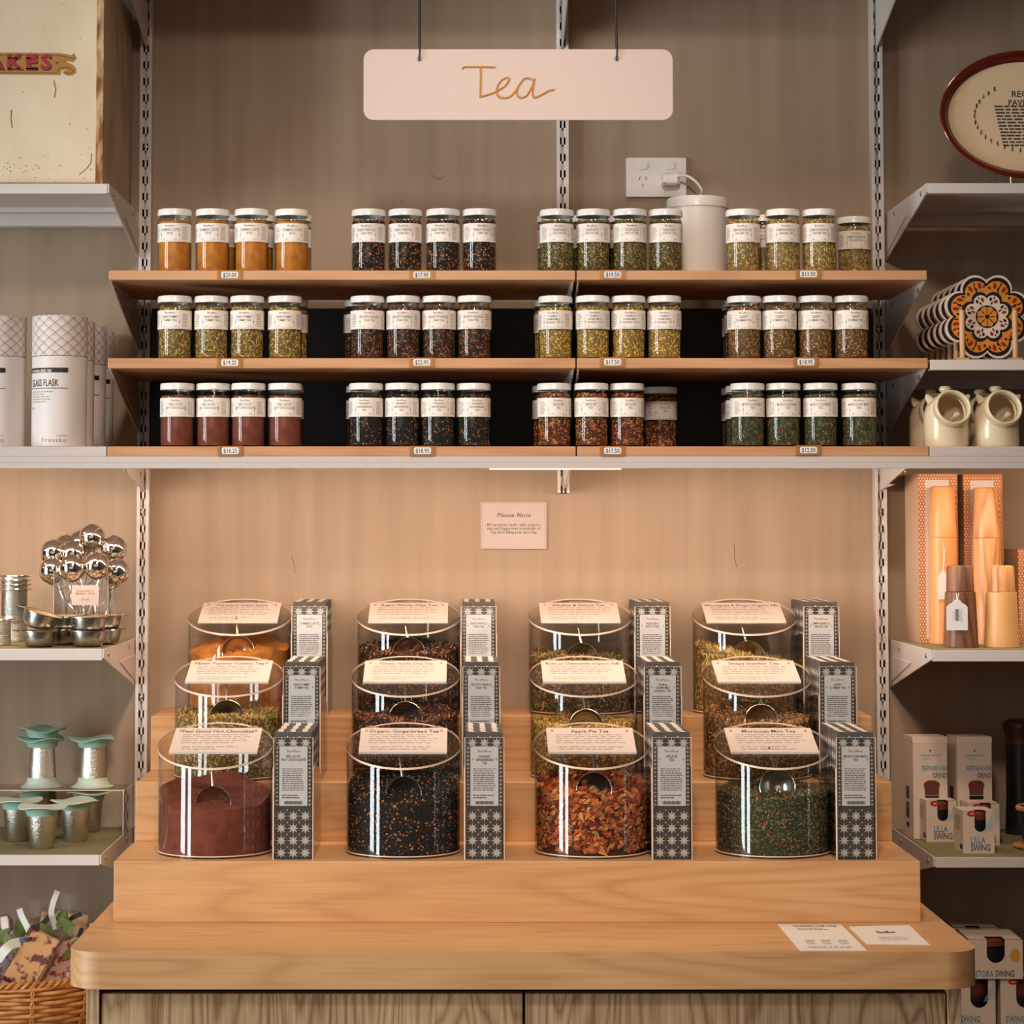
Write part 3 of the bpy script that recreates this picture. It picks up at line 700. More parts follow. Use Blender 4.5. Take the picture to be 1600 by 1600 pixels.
# ------------------------------------------------------------------ acrylic canisters, scoops, boxes
CR = .0958
def cut_z(x, y, zf=.146, zb=.206): return zf+(zb-zf)*(y+CR)/(2*CR)
def make_canister(kind, h0, slope, bumpy, size, ns, nt, seed, side, title, row_word):
    t = thing('acrylic_canister', '', 'canister')
    n = 64; v = []; f = []
    for j in range(n):
        a = 2*math.pi*j/n; x, y = CR*math.cos(a), CR*math.sin(a)
        v += [(x, y, .004), (x, y, cut_z(x, y))]
    for j in range(n):
        j2 = (j+1) % n; f.append((2*j, 2*j2, 2*j2+1, 2*j+1))
    b = MB(); b.add(v, f, 0, True)
    b.build('wall', 'acrylic', t)
    e = MB(); e.tube([(CR*math.cos(2*math.pi*j/n), CR*math.sin(2*math.pi*j/n), .004) for j in range(n)], .0012, 5, 0, True, True)
    e.lathe([(0, 0), (CR, 0), (CR, .004), (0, .004)], 64, m=1)
    e.build('base', ['acrylic_edge', 'acrylic'], t)
    # tilted lid with the curved notch at the hinge
    out = []
    Rl = CR+.0015
    for j in range(57):
        a = R_(90+37+286*j/56); out.append((Rl*math.cos(a), Rl*math.sin(a)))
    e0, e1 = out[-1], out[0]
    for j in range(1, 9):
        s_ = j/9; x = e0[0]+(e1[0]-e0[0])*s_; out.append((x, e0[1]-.022*math.sin(math.pi*s_)))
    ln = MB(); m_ = len(out)
    T0 = lambda x, y: (x, y, cut_z(x, y)+.0042); T1 = lambda x, y: (x, y, cut_z(x, y)+.0008)
    c0 = [T0(*p) for p in out]; c1 = [T1(*p) for p in out]
    ln.add(c0, [tuple(range(m_))], 0); 
    ln.add(c0+c1, [(i, (i+1) % m_, m_+(i+1) % m_, m_+i) for i in range(m_)], 1)
    lid = ln.build('lid', ['acrylic_lid', 'acrylic_edge'], t)
    hb = MB()
    back = [(Rl*math.cos(R_(a)), Rl*math.sin(R_(a))) for a in range(53, 128, 5)]
    bb = [T1(*p) for p in back]
    hb.tube(bb, .0013, 5, 0)
    hb.build('hinge_rim', 'acrylic_edge', t)
    # card on the lid
    cw, cd0, cd1 = .0740, -.042, .058
    tz = lambda x, y, dz: (x, y, cut_z(x, y)+.0045+dz)
    cm = MB(); q = [(-cw, cd0), (cw, cd0), (cw, cd1), (-cw, cd1)]
    cm.prism(q, lambda x, y: tz(x, y, .0035), lambda x, y: tz(x, y, 0))
    card = cm.build('title_card', 'card_stock', lid)
    pr = MB(); T = lambda u, w_: tz(u, w_, .0038)
    pr.text(title, .0125 if len(title) < 24 else .0108, lambda u, w_: T(u, w_*1.4+.038), 0, .006, .92)
    pr.lines(.118, .042, 5, lambda u, w_: T(u, w_+.030), 1, seed, .30, .15)
    pr.lines(.110, .018, 2, lambda u, w_: T(u, w_-.020), 1, seed+1, .30, .3)
    for sx in (-1, 1):
        pr.flat([(sx*.064-.003, .045), (sx*.064, .040), (sx*.064+.003, .045), (sx*.064, .052)], T, 2)
    pr.build('print', ['ink', 'ink_soft', 'ink_gold'], card)
    mb, mm = fill(kind, CR-.0026, .0045, h0, slope, bumpy, size, ns, nt, seed, side)
    c = mb.build('contents', mm, t); c['kind'] = 'stuff'
    return t
def make_scoop():
    t = thing('tea_scoop', '', 'scoop')
    # half-dome bowl, mouth towards the viewer, buried at its lower half; handle up to the lid
    r = .0295; v = []; f = []; na, nb = 24, 8
    pr_ = []
    for i in range(nb+1):
        a = math.pi/2*i/nb; pr_.append((r*math.cos(a), r*math.sin(a)*.95))
    pr2 = [(x*.965, z*.965) for x, z in pr_][::-1]
    b = MB().lathe(pr_+pr2[0:], 28, T=lambda p: (p[0], p[2], p[1]))
    b.tube([(r*math.cos(2*math.pi*j/28), 0, r*math.sin(2*math.pi*j/28)) for j in range(28)], .0009, 5, 0, True, True)
    b.build('bowl', 'scoop_steel', t)
    MB().tube([(0, 0.002, r*.97), (-.002, .004, r+.020), (-.004, .009, r+.040)], [.0030, .0020, .0016], 8).build('handle', 'scoop_steel', t)
    return t
# patterned tea box
def star(cx_, cy_, r, m=8):
    pts = []
    for i in range(2*m):
        a = math.pi*i/m; q = r if i % 2 == 0 else r*.42; pts.append((cx_+q*math.cos(a), cy_+q*math.sin(a)))
    return pts
mat('box_dark', (74, 70, 66), .6); mat('box_print', (212, 202, 190), .6)
BW, BH, BD = .0600, .206, .0585
def box_mesh_side(mb, w_, h_, T, rows):
    nx = 3; p = w_/nx
    ny = int(round(h_/p))
    for iy in range(ny):
        zc_ = p*(iy+.45)
        if zc_ > h_-.006 or not rows(zc_): continue
        for ix in range(nx):
            mb.flat(star(-w_/2+p*(ix+.5), zc_, p*.47), T, 1)
            if ix < nx-1:
                mb.flat([(-w_/2+p*(ix+1)-.0014, zc_+p*.5-.0012), (-w_/2+p*(ix+1)+.0014, zc_+p*.5-.0012), (-w_/2+p*(ix+1), zc_+p*.5+.0018)], T, 1)
def make_box(lines_, seed):
    t = thing('tea_box', '', 'box')
    bev(MB().box(-BW/2, BW/2, -BD/2, BD/2, 0, BH).build('carton', 'box_dark', t), .0008)
    p_ = MB()
    box_mesh_side(p_, BW, BH, front(0, -BD/2-.0003, 0), lambda z: z < .086 or z > .178)
    box_mesh_side(p_, BD, BH, lambda u, v: (BW/2+.0003, u, v), lambda z: True)
    box_mesh_side(p_, BD, BH, lambda u, v: (-BW/2-.0003, -u, v), lambda z: True)
    for k_ in range(3):
        x = -BW/2+BW*(k_+.22)/3; p_.flat([(x, -BD/2), (x+.009, -BD/2), (x+.006, BD/2), (x-.003, BD/2)], lambda u, v: (u, v, BH+.0009), 1)
    for sx in (-1, 1):                                   # dotted strips beside the label
        for i in range(15): p_.flat(star(sx*(BW/2-.0032), .088+i*.0066, .0026, 4), front(0, -BD/2-.0004, 0), 1)
    p_.build('pattern', ['box_dark', 'box_print'], t)
    l = MB().box(-.0232, .0232, -BD/2-.0010, -BD/2-.0002, .086, .183).build('label', 'paper_cool', t)
    pr = MB(); T = lambda z: front(0, -BD/2-.0013, z)
    script_word(pr, .024, T(.1735), 1, .00035)
    for i, s_ in enumerate(lines_): pr.text(s_, .0058, T(.1650-i*.0056), 0, .01, .78, res=1)
    pr.lines(.037, .038, 11, T(.147), 0, seed, .35, .12)
    pr.lines(.037, .008, 2, T(.104), 0, seed+2, .4, .3)
    for i in range(22):
        x = -.015+i*.00137; pr.flat([(x, 0), (x+.0006+(i*7 % 5)*.00013, 0), (x+.0006+(i*7 % 5)*.00013, .005), (x, .005)], T(.0885), 0)
    for sx in (-1, 1): pr.flat([(sx*.0195-.0008, .1625), (sx*.0195, .160), (sx*.0195+.0008, .1625), (sx*.0195, .165)], T(0), 1)
    pr.build('print', ['ink', 'ink_gold'], l)
    return t
def make_holder():
    t = thing('acrylic_box_stand', '', 'stand')
    w_ = BW/2+.0022; d0 = -BD/2-.0035; d1 = d0+BD*3+.009
    m = MB()
    m.box(-w_, w_, d0-.002, d0, 0, BH-.006)
    m.build('front_panel', 'acrylic', t)
    prof = [(d0, 0), (d1, 0), (d1, .118), (d1-.03, .135), (d0+.04, .150), (d0, .150)]
    for sx in (-1, 1):
        MB().prism(prof, lambda y, z: (sx*w_, y, z), lambda y, z: (sx*(w_+.0018), y, z)).build('side_panel', 'acrylic', t)
    e = MB()
    fr_ = [(-w_, d0-.001, 0), (w_, d0-.001, 0), (w_, d0-.001, BH-.006), (-w_, d0-.001, BH-.006)]
    e.tube(fr_, .0009, 4, 0, False, True)
    for sx in (-1, 1): e.tube([(sx*(w_+.001), y, z) for y, z in prof], .0007, 4, 0, False, True)
    e.build('polished_edge', 'acrylic_edge', t)
    MB().box(-w_, w_, d0, d1, 0, .0018).build('base_plate', 'acrylic', t)
    return t
CAN = [ # row, kind, canister px, box px, fill h0, slope, bumpy, side, title, flake size, description
 (0, 'choc', 336, 458, .098, .022, .006, -.004, 'Feel Good Hot Chocolate', .006, 'dark red-brown hot chocolate powder'),
 (0, 'ginger', 630, 757, .116, .026, .004, 0, 'Organic Gingerbread Tea', .0042, 'black gingerbread tea flecked orange'),
 (0, 'apple', 924, 1050, .105, .014, .005, -.008, 'Apple Pie Tea', .0160, 'chunky orange dried apple tea'),
 (0, 'mint', 1207, 1338, .106, .006, .004, 0, 'Moroccan Mint Tea', .0052, 'green mint leaves with pink petals'),
 (1, 'tummy', 357, 471, .112, .004, .003, .0, 'Even Yummy Tummy Tea', .0055, 'golden tummy tea'),
 (1, 'vanilla', 633, 752, .112, .010, .006, 0, 'Velvety Vanilla Chai Tea', .0055, 'red-brown vanilla chai'),
 (1, 'chamomile', 912, 1036, .096, .004, .003, 0, 'Calm as Chamomile Organic Tea', .0055, 'golden chamomile blossoms'),
 (1, 'sleepy', 1183, 1310, .108, .012, .005, -.006, 'Sleepy Slumber Tea', .0058, 'brown slumber tea'),
 (2, 'turmeric', 374, 483, .122, .014, .010, .004, 'Turmeric Latte Spice', .006, 'orange turmeric spice powder'),
 (2, 'rajachai', 638, 748, .118, .012, .004, 0, "Raja's Whole Chai Tea", .0058, 'dark whole-leaf chai'),
 (2, 'detox', 906, 1020, .104, .004, .004, -.006, 'Alkalise & Detox Tea', .0060, 'mixed green and rose detox tea'),
 (2, 'lemongrass', 1163, 1284, .108, .004, .003, -.02, 'Lemongrass & Ginger Organic Tea', .0062, 'pale lemongrass tea'),
]
STEPW = ['lowest', 'middle', 'highest']
ZSTEP = [Z_S1, Z_S2, Z_S3]
YCAN = [-.522, Y2+.098, Y3+.0975]
YBOX = [Y1+.022+BD/2, Y2+.008+BD/2, Y3+.008+BD/2]
scoop0 = holder0 = None
for i, (row, kind, pc, pb, h0, sl, bu, sd, title, fs, ds) in enumerate(CAN):
    Yc = YCAN[row]
    xc = X(pc, (1330, 1210, 1110)[row], Yc)
    n = {.0160: 1900, .0042: 5200}.get(fs, 4200)
    c = make_canister(kind, h0, sl, bu, fs, n, int(n*.42), 11+i, sd, title, STEPW[row])
    c.location = (xc, Yc, ZSTEP[row]); c['label'] = 'clear acrylic canister of %s on the %s step' % (ds, STEPW[row])
    zs = ZSTEP[row]+h0-.010+(.004 if row == 0 else .006)
    loc = (xc+.002, Yc-.055, zs+.004-sl*.45+(.013 if kind in ('apple', 'mint') else 0)); rt = (R_(-16), R_(jrng.uniform(-7, 3)), 0)
    lab = 'steel scoop sunk in the %s' % ds
    if scoop0 is None: scoop0 = make_scoop(); scoop0.location = loc; scoop0.rotation_euler = rt; scoop0['label'] = lab
    else: dup(scoop0, loc, None, lab, None, rt)
    Yb = YBOX[row]; xb = X(pb, (1330, 1215, 1112)[row], Yb-BD/2)
    lab = 'clear acrylic stand for the %s boxes on the %s step' % (KINDS[kind][1], STEPW[row])
    if holder0 is None: holder0 = make_holder(); holder0.location = (xb, Yb, ZSTEP[row]); holder0['label'] = lab
    else: dup(holder0, (xb, Yb, ZSTEP[row]), 0, lab)
    b = make_box(KINDS[kind][0], i); b.location = (xb, Yb, ZSTEP[row]+.0019)
    b['label'] = 'patterned carton of %s at the front of its acrylic stand' % KINDS[kind][1]
    for k_ in (1, 2):
        dup(b, (xb, Yb+k_*(BD+.0012), ZSTEP[row]+.0019), 0, 'patterned carton of %s behind the front carton' % KINDS[kind][1], 'rear cartons of '+KINDS[kind][1])

# leaflets lying on the counter
def leaflet(corners, label, what):
    q = [PZ(px, py, Z_T) for px, py in corners]
    c0 = Vector(q[0]); o = thing('leaflet', label, 'leaflet', (c0.x, c0.y, Z_T))
    A = [Vector(p)-c0 for p in q]
    def T(u, v, dz=.0010): p = A[0]*(1-u)*(1-v)+A[1]*u*(1-v)+A[2]*u*v+A[3]*(1-u)*v; return (p.x, p.y, dz)
    m = MB(); m.prism([(0, 0), (1, 0), (1, 1), (0, 1)], lambda u, v: T(u, v, .0008), lambda u, v: T(u, v, .0002)); pg = m.build('sheet', 'paper', o)
    pr = MB(); U = lambda cx_, cy_: (lambda a, b: T(cx_+a, cy_-b, .0011))
    if what == 0:
        pr.text('THE ORGANIC & FAIR TRADE', .085, U(.55, .10), 0, .01, .62)
        pr.lines(.5, .12, 2, U(.5, .15), 1, 5, .3)
        for kx in (.28, .52, .78): pr.text('TEA BAG', .06, U(kx, .66), 0, .01, .6); pr.lines(.18, .10, 2, U(kx, .70), 1, 6, .35)
        pr.lines(.7, .08, 2, U(.52, .86), 1, 8, .3)
    else:
        script_word(pr, .30, lambda a, b: T(.50+a, .42-b*2.2, .0013), 0, .0006)
        pr.lines(.5, .22, 3, U(.55, .62), 1, 9, .25)
    pr.build('print', ['ink', 'ink_soft'], pg)
leaflet([(1215, 1445), (1314, 1445), (1355, 1486), (1250, 1486)], 'white printed leaflet with a dark heading on the counter edge', 0)
leaflet([(1326, 1448.5), (1421, 1446), (1453, 1477), (1354, 1476)], 'white leaflet with a handwritten mark beside the printed leaflet', 1)

# ------------------------------------------------------------------ vintage cake tin
def tin_material():
    m = mottle('tin_cream', (228, 206, 176), (214, 186, 150), 9, .45, (1, 1, .6), .35, .75)
    return m
tin_material()
mottle('tin_side', (190, 164, 134), (160, 130, 100), 14, .5, (1, 1, .5), .35, .7)
mottle('tin_rust', (130, 78, 40), (206, 170, 124), 60, .8, (1, 1, .25), .42, .6)
mat('tin_gold', (168, 116, 48), .5); mat('tin_gold_dark', (92, 62, 28), .5); mat('tin_red', (158, 34, 40), .5); mat('tin_black', (34, 24, 22), .5)
mat('rust_spot', (118, 66, 38), .9)
Yt = -.395
tx1 = X(161, 150, Yt); zt0 = Z_UL
tin = thing('cake_tin', 'large rusty cream tin with a gold and red CAKES banner', 'tin', (tx1, Yt, zt0))
W_, H_, D_ = .44, .385, .36
bev(MB().box(-W_, 0, 0, D_, 0, H_).build('tin_body', 'tin_side', tin), .003)
ft = MB().box(-W_+.006, -.012, -.0015, .001, .004, H_-.004).build('front_panel', 'tin_cream', tin)
MB().box(-.012, .0006, -.002, .006, 0, H_).build('rusty_seam', 'tin_rust', tin)
sp_ = MB(); rd = random.Random(8)
def tp(px, py): p = P(px, py, Yt); return (p[0]-tx1, -.0021, p[2]-zt0)
for pts_ in ([(84, 126), (87, 140), (85, 153)], [(143, 240), (142, 255), (136, 263), (124, 273)], [(18, 172), (17, 185), (19, 200)]):
    sp_.tube([tp(*q) for q in pts_], .0006, 4)
for i in range(60):
    px, py = rd.uniform(2, 150), 285-abs(rd.gauss(0, 30)) if i < 36 else rd.uniform(5, 270)
    c0 = tp(px, py); r0 = rd.uniform(.0003, .0010)
    sp_.flat([(r0*math.cos(a)*1.4, r0*math.sin(a)) for a in (0, 1.2, 2.5, 3.7, 5)], lambda u, v: (c0[0]+u, -.0019, c0[2]+v))
sp_.build('rust_marks', 'rust_spot', ft)['kind'] = 'stuff'
bn = MB()
def bnq(u, v, d=0): p = tp(u/12.31, 70+v/12.31); return (p[0], p[1]-d, p[2])
out = [(-700, 150), (1150, 165), (1300, 190), (1370, 210), (1425, 165), (1475, 262), (1410, 340), (1270, 310), (1290, 340), (1400, 390), (1465, 470), (1465, 540), (1400, 590), (1300, 595), (1220, 560), (1215, 510), (1290, 490), (1250, 480), (1180, 500), (1165, 585), (-700, 570)]
bn.flat(out[::-1], lambda u, v: bnq(u, v), 0)
bn.tube([bnq(-700, 200, .0003), bnq(1150, 210, .0003), bnq(1290, 245, .0003), bnq(1450, 265, .0003)], .0005, 4, 1)
bn.tube([bnq(-700, 540, .0003), bnq(1090, 545, .0003), bnq(1150, 450, .0003), bnq(1290, 440, .0003), bnq(1420, 500, .0003), bnq(1340, 575, .0003), bnq(1240, 530, .0003)], .0005, 4, 1)
s_ = 330/12.31*S(Yt)*1.33
for m_, du, dv, dd in ((3, 18, 16, .0004), (2, 0, 0, .0007)):
    for ch, ux in (('C', -480), ('A', -90), ('K', 270), ('E', 605), ('S', 885)):
        bn.text(ch, s_*.92, lambda a, b, ux=ux: (lambda p: (p[0]+a, p[1], p[2]+b))(bnq(ux+du, 470+dv, dd)), m_, .035, 1.12, res=2)
        if ch != 'S' and ch != 'C':
            for sv in (462, 262):
                bn.flat([(-.0105, -.0012), (.0105, -.0012), (.0105, .0012), (-.0105, .0012)], lambda a, b, ux=ux, sv=sv: (lambda p: (p[0]+a, p[1], p[2]+b))(bnq(ux+du, sv+dv, dd)), m_) if ch != 'A' or sv > 300 else None
bn.flat([(-.003, 0), (0, -.0035), (.004, .002), (0, .002)], lambda a, b: (lambda p: (p[0]+a, p[1], p[2]+b))(bnq(1100, 350, .0005)), 2)
bn.build('banner', ['tin_gold', 'tin_gold_dark', 'tin_red', 'tin_black'], ft)

# ------------------------------------------------------------------ flask tubes
def lattice(name, base, ink, R0):
    m = mat(name, base, .55); tc = N(m, 'ShaderNodeTexCoord'); se = N(m, 'ShaderNodeSeparateXYZ'); L(m, tc.outputs['Object'], se.inputs[0])
    a = math_(m, 'MULTIPLY', math_(m, 'ARCTAN2', se.outputs[0], se.outputs[1]), R0)
    tot = None
    for sgn, wdt, off in ((1, .035, 0), (-1, .035, 0), (1, .03, .22), (-1, .03, .22)):
        u = math_(m, 'ADD', math_(m, 'MULTIPLY', a, sgn/.0218*1.0), math_(m, 'MULTIPLY', se.outputs[2], 1/.0175))
        fr = math_(m, 'FRACT', math_(m, 'ADD', u, 40+off))
        ln_ = math_(m, 'LESS_THAN', math_(m, 'ABSOLUTE', math_(m, 'SUBTRACT', fr, .5)), wdt)
        if off: ln_ = math_(m, 'MULTIPLY', ln_, .4)
        tot = ln_ if tot is None else math_(m, 'MAXIMUM', tot, ln_)
    mx = N(m, 'ShaderNodeMix', data_type='RGBA'); mx.inputs[6].default_value = rgb(*base); mx.inputs[7].default_value = rgb(*ink)
    L(m, tot, mx.inputs[0]); L(m, mx.outputs[2], m.node_tree.nodes['Principled BSDF'].inputs['Base Color'])
lattice('flask_lattice', (220, 204, 194), (92, 82, 84), .0485)
mat('tube_white', (220, 208, 202), .5)
FR = .0485
def flask():
    t = thing('flask_tube', '', 'packaging tube'); hb = .1600; ht = .2325
    MB().lathe([(0, 0), (FR-.001, 0), (FR, .001), (FR, hb)], 48).build('tube_body', 'tube_white', t)
    MB().lathe([(FR+.0006, hb+.0008), (FR+.0006, ht-.001), (FR-.0004, ht), (0, ht-.002)], 48).build('patterned_cap', 'flask_lattice', t)
    p = MB(); T = lambda z, a0=0.0: cyl(FR, z, a0, .0005)
    k = S(-.355)
    def zz(py): return (695.5-py)*k
    def uu(px): return math.asin(max(-1, min(1, (px-93)/43.5)))*FR
    # black bar with white letters, title, rule, small print, maker's name
    x0, x1 = uu(51), uu(113)
    n_ = 10
    for i in range(n_):
        a, b = x0+(x1-x0)*i/n_, x0+(x1-x0)*(i+1)/n_
        p.flat([(a, zz(580.5)), (b, zz(580.5)), (b, zz(573)), (a, zz(573))], T(0), 0)
        p.flat([(a, zz(605.2)), (b, zz(605.2)), (b, zz(604.2)), (a, zz(604.2))], T(0), 0)
    p.text('THE ORIGINAL SERIES - RISE', .0062, lambda u, v: cyl(FR, zz(579.6), 0, .0009)(u+uu(54), v), 1, .02, .62, align='LEFT')
    p.text('GLASS FLASK', .0172, lambda u, v: T(zz(601.5))(u+uu(54), v), 0, .006, .60, align='LEFT', res=3)
    p.lines(.056, .022, 5, lambda u, v: T(zz(609.5))(u, v), 2, 4, .32, .45, x0=uu(54))
    p.text('SKYE', .005, lambda u, v: T(zz(637))(u+uu(54), v), 2, .01, .9, align='LEFT')
    p.text('made by', .0050, lambda u, v: T(zz(679.5))(u+uu(111), v), 2, 0, 1, align='RIGHT')
    p.text('Fressko', .0118, lambda u, v: T(zz(688.5))(u+uu(112), v), 2, -.002, 1.12, align='RIGHT', space=1.12, res=3)
    p.build('print', ['tin_black', 'paper', 'ink_soft'], t); return t
f0 = None
for i, (px, Y, rz, lb) in enumerate([(93, -.352, 0, 'white flask tube with lattice cap and full Glass Flask lettering facing out'), (-3, -.345, -.02, 'white flask tube cut by the picture edge beside the full-lettered tube'),
        (None, -.252, .35, None), (None, -.150, .5, None), (None, -.085, .7, None), (-30, -.245, 0, None)]):
    x = X(px, 600, Y) if px is not None else X(93, 600, -.352)+{-.252: -.003, -.150: .003, -.085: .002}[Y]
    if i == 3: Y = -.152
    if i == 4: Y = -.0505; continue_ = True
    lb = lb or ['', '', 'first flask tube behind the full-lettered tube', 'second flask tube behind the full-lettered tube', 'last flask tube of the column, against the wall', 'flask tube seen in the gap between the two front tubes'][i]
    if f0 is None: f0 = flask(); f0.location = (x, Y, Z_WB); f0['label'] = lb
    else: dup(f0, (x, Y, Z_WB), rz, lb)

# ------------------------------------------------------------------ tea strainers and ball infusers
Ya = -.20
bx0, bx1 = X(90, 960, Ya), X(174, 960, Ya)
hold = thing('acrylic_holder', 'open clear acrylic box holding the tea ball infusers', 'holder', ((bx0+bx1)/2, Ya, Z_LL+.0008))
hw = (bx1-bx0)/2; hh = Z(893, Ya)-Z_LL
for nm, q in (('front_panel', (-hw, hw, -.045, -.043)), ('back_panel', (-hw, hw, .043, .045)), ('side_panel', (-hw, -hw+.002, -.043, .043)), ('side_panel', (hw-.002, hw, -.043, .043))):
    MB().box(*q, 0, hh).build(nm, 'acrylic', hold)
e = MB()
for sy in (-.044, .044): e.tube([(-hw, sy, 0), (-hw, sy, hh), (hw, sy, hh), (hw, sy, 0)], .0006, 4, 0, False)
e.build('polished_edge', 'acrylic_edge', hold)
pc = thing('price_card', 'white price card in front of the ball infusers', 'price card', P(133, 930, Ya-.049))
kk = S(Ya-.049)
cd = MB().box(-21*kk, 21*kk, 0, .0010, -15.5*kk, 15.5*kk).build('card', 'notice_stock', pc)
pr = MB(); T = front(0, -.0004, 0)
for s_, zz_ in (('Stainless Steel Tea', .0062), ('Ball Infuser - 45mm', .0014)): pr.text(s_, .0052, front(0, -.0004, zz_), 0, .01, .85, res=1)
pr.text('$15.95', .0060, front(0, -.0004, -.0095), 0, .01, .9); pr.build('print', ['ink_gold'], cd)
balls = [(144, 840, -.175, 'topmost'), (84, 864, -.19, 'upper outer'), (82, 892, -.215, 'lower outer'), (114, 866, -.19, 'upper inner'), (113, 888, -.24, 'front inner'),
         (151.5, 884.5, -.24, 'front'), (178, 858, -.18, 'upper'), (182, 893.5, -.215, 'lowest'), (127, 849, -.145, 'hidden'), (104, 856, -.145, 'rear')]
BRAD = .0248
def ball_tongs(px, py, Y, i):
    c = Vector(P(px, py, Y)); t = thing('ball_infuser', 'chrome tea ball infuser with wire handle in the acrylic box', 'tea infuser', c, 0, 'chrome ball infusers')
    rot = Matrix.Rotation(R_((i*47) % 60-30), 3, 'Z')
    pts = [(BRAD*math.cos(a), BRAD*math.sin(a)) for a in [math.pi*(-.5+j/16) for j in range(17)]]; pts[0] = (0, -BRAD); pts[-1] = (0, BRAD)
    tw = R_((i*37) % 70-25)
    MB().lathe(pts, 32).build('ball', 'chrome', t, rot=(R_(20), tw, 0))
    sm_ = MB(); sm_.tube([(BRAD*1.012*math.cos(a), 0, BRAD*1.012*math.sin(a)) for a in [2*math.pi*j/36 for j in range(36)]], .0009, 5, 0, True, True)
    sm_.build('seam_ring', 'chrome', t, rot=(0, 0, R_(70+tw*20)))
    base = Vector((X(100+(i*29) % 62, 985, Ya), Ya+((i*13) % 5-2)*.011, Z_LL+.004))-c
    h = MB()
    for s2 in (-1, 1):
        o_ = Vector((s2*.006, 0, 0)); mid = base*.45+Vector((s2*.012, 0, 0))
        h.tube([tuple(q) for q in (Vector((s2*.004, .004, -BRAD*.95)), mid*.6+o_*.4, mid, base+Vector((s2*.0035, 0, .002)))], .0011, 6)
    h.build('handle', 'chrome', t)
for i, b in enumerate(balls): ball_tongs(b[0], b[1], b[2], i)
mottle('steel_sheen', (200, 196, 188), (150, 150, 146), 30, .28, (1, 1, 4)); M['steel_sheen'].node_tree.nodes['Principled BSDF'].inputs['Metallic'].default_value = 1.0
mat('mesh_gold', (206, 168, 128), .5, .55, bump=(500, .8))
def bowl():
    t = thing('tea_strainer', '', 'tea strainer'); r = .0300
    MB().lathe([(0, 0), (.017, 0), (.0235, .003), (.0275, .010), (r, .0225), (r+.0045, .0232), (r+.0045, .0242), (r-.001, .0240)], 36).build('bowl', 'steel_sheen', t)
    MB().lathe([(r-.001, .0236), (.0265, .011), (.022, .004), (0, .0025)], 36).build('mesh', 'mesh_gold', t)
    for sx in (-1, 1):
        e_ = MB(); e_.tube([(sx*(r+.003), -.008, .0237), (sx*(r+.012), -.005, .0245), (sx*(r+.015), 0, .025), (sx*(r+.012), .005, .0245), (sx*(r+.003), .008, .0237)], .0010, 5); e_.build('handle_loop', 'chrome', t)
    return t
b0 = bowl(); zl0 = Z_LL+.0008
b0.location = (X(62, 1000, -.36), -.36, zl0); b0.rotation_euler = (0, 0, .3); b0['label'] = 'steel tea strainer at the base of the tilted stack'
dup(b0, (X(60, 990, -.36)-.002, -.36, zl0+.0330), None, 'steel tea strainer tipped open on top of its stack', None, (R_(9), R_(14), .5))
dup(b0, (X(138, 1000, -.355), -.355, zl0), -.2, 'steel tea strainer at the base of the straight stack')
dup(b0, (X(138, 1000, -.355), -.355, zl0+.0240), .1, 'steel tea strainer on top of the straight stack')
dup(b0, (X(97, 1000, -.285)+.002, -.285, zl0), 1.2, 'steel tea strainer at the base of the half hidden middle stack')
dup(b0, (X(97, 1000, -.285)+.002, -.285, zl0+.0240), .9, 'steel tea strainer on top of the half hidden middle stack')
dup(b0, (X(163, 1000, -.262), -.270, zl0), .2, 'steel tea strainer at the base of the stack below the ball infusers')
dup(b0, (X(163, 1000, -.262), -.270, zl0+.0240), -.1, 'steel tea strainer on top of the stack below the ball infusers')
for o_ in [q for q in C.objects if q.get('category') == 'tea strainer']: o_.scale = (1.06, 1.06, 1.22)
def basket_infuser():
    t = thing('basket_infuser', '', 'tea infuser'); r = .0235
    MB().lathe([(0, 0), (r*.93, 0), (r, .002), (r, .058), (r+.0035, .0585), (r+.0035, .0600), (r-.001, .0598), (r-.001, .003), (0, .002)], 32).build('mesh_cup', 'steel_mesh', t)
    MB().tube([(r*1.16*math.cos(2*math.pi*j/32), r*1.16*math.sin(2*math.pi*j/32), .0592) for j in range(32)], .0011, 5, 0, True, True).build('rim', 'chrome', t)
    for sx in (-1, 1): MB().tube([(sx*r, -.004, .058), (sx*(r+.008), -.004, .059), (sx*(r+.008), .004, .059), (sx*r, .004, .058)], .0012, 5).build('handle_loop', 'chrome', t)
    return t
bi = basket_infuser(); zb0 = zl0
xs_ = X(22, 980, -.17)
for k_, (dz, lb) in enumerate(((0, 'lowest'), (.0085, 'second'), (.0165, 'third'), (.0245, 'topmost'))):
    lb = '%s steel basket infuser of the nested tower beside the strainers' % lb
    if k_ == 0: bi.location = (xs_, -.17, zb0+.038); bi['label'] = lb
    else: dup(bi, (xs_, -.17, zb0+.038+dz), .0, lb)
dup(bi, (xs_, -.17, zb0), 0, 'steel basket infuser standing under the nested tower').scale = (1, 1, .62)
dup(bi, (X(0, 1000, -.30), -.30, zb0), .5, 'single short steel basket infuser before the nested tower').scale = (.82, .82, .78)

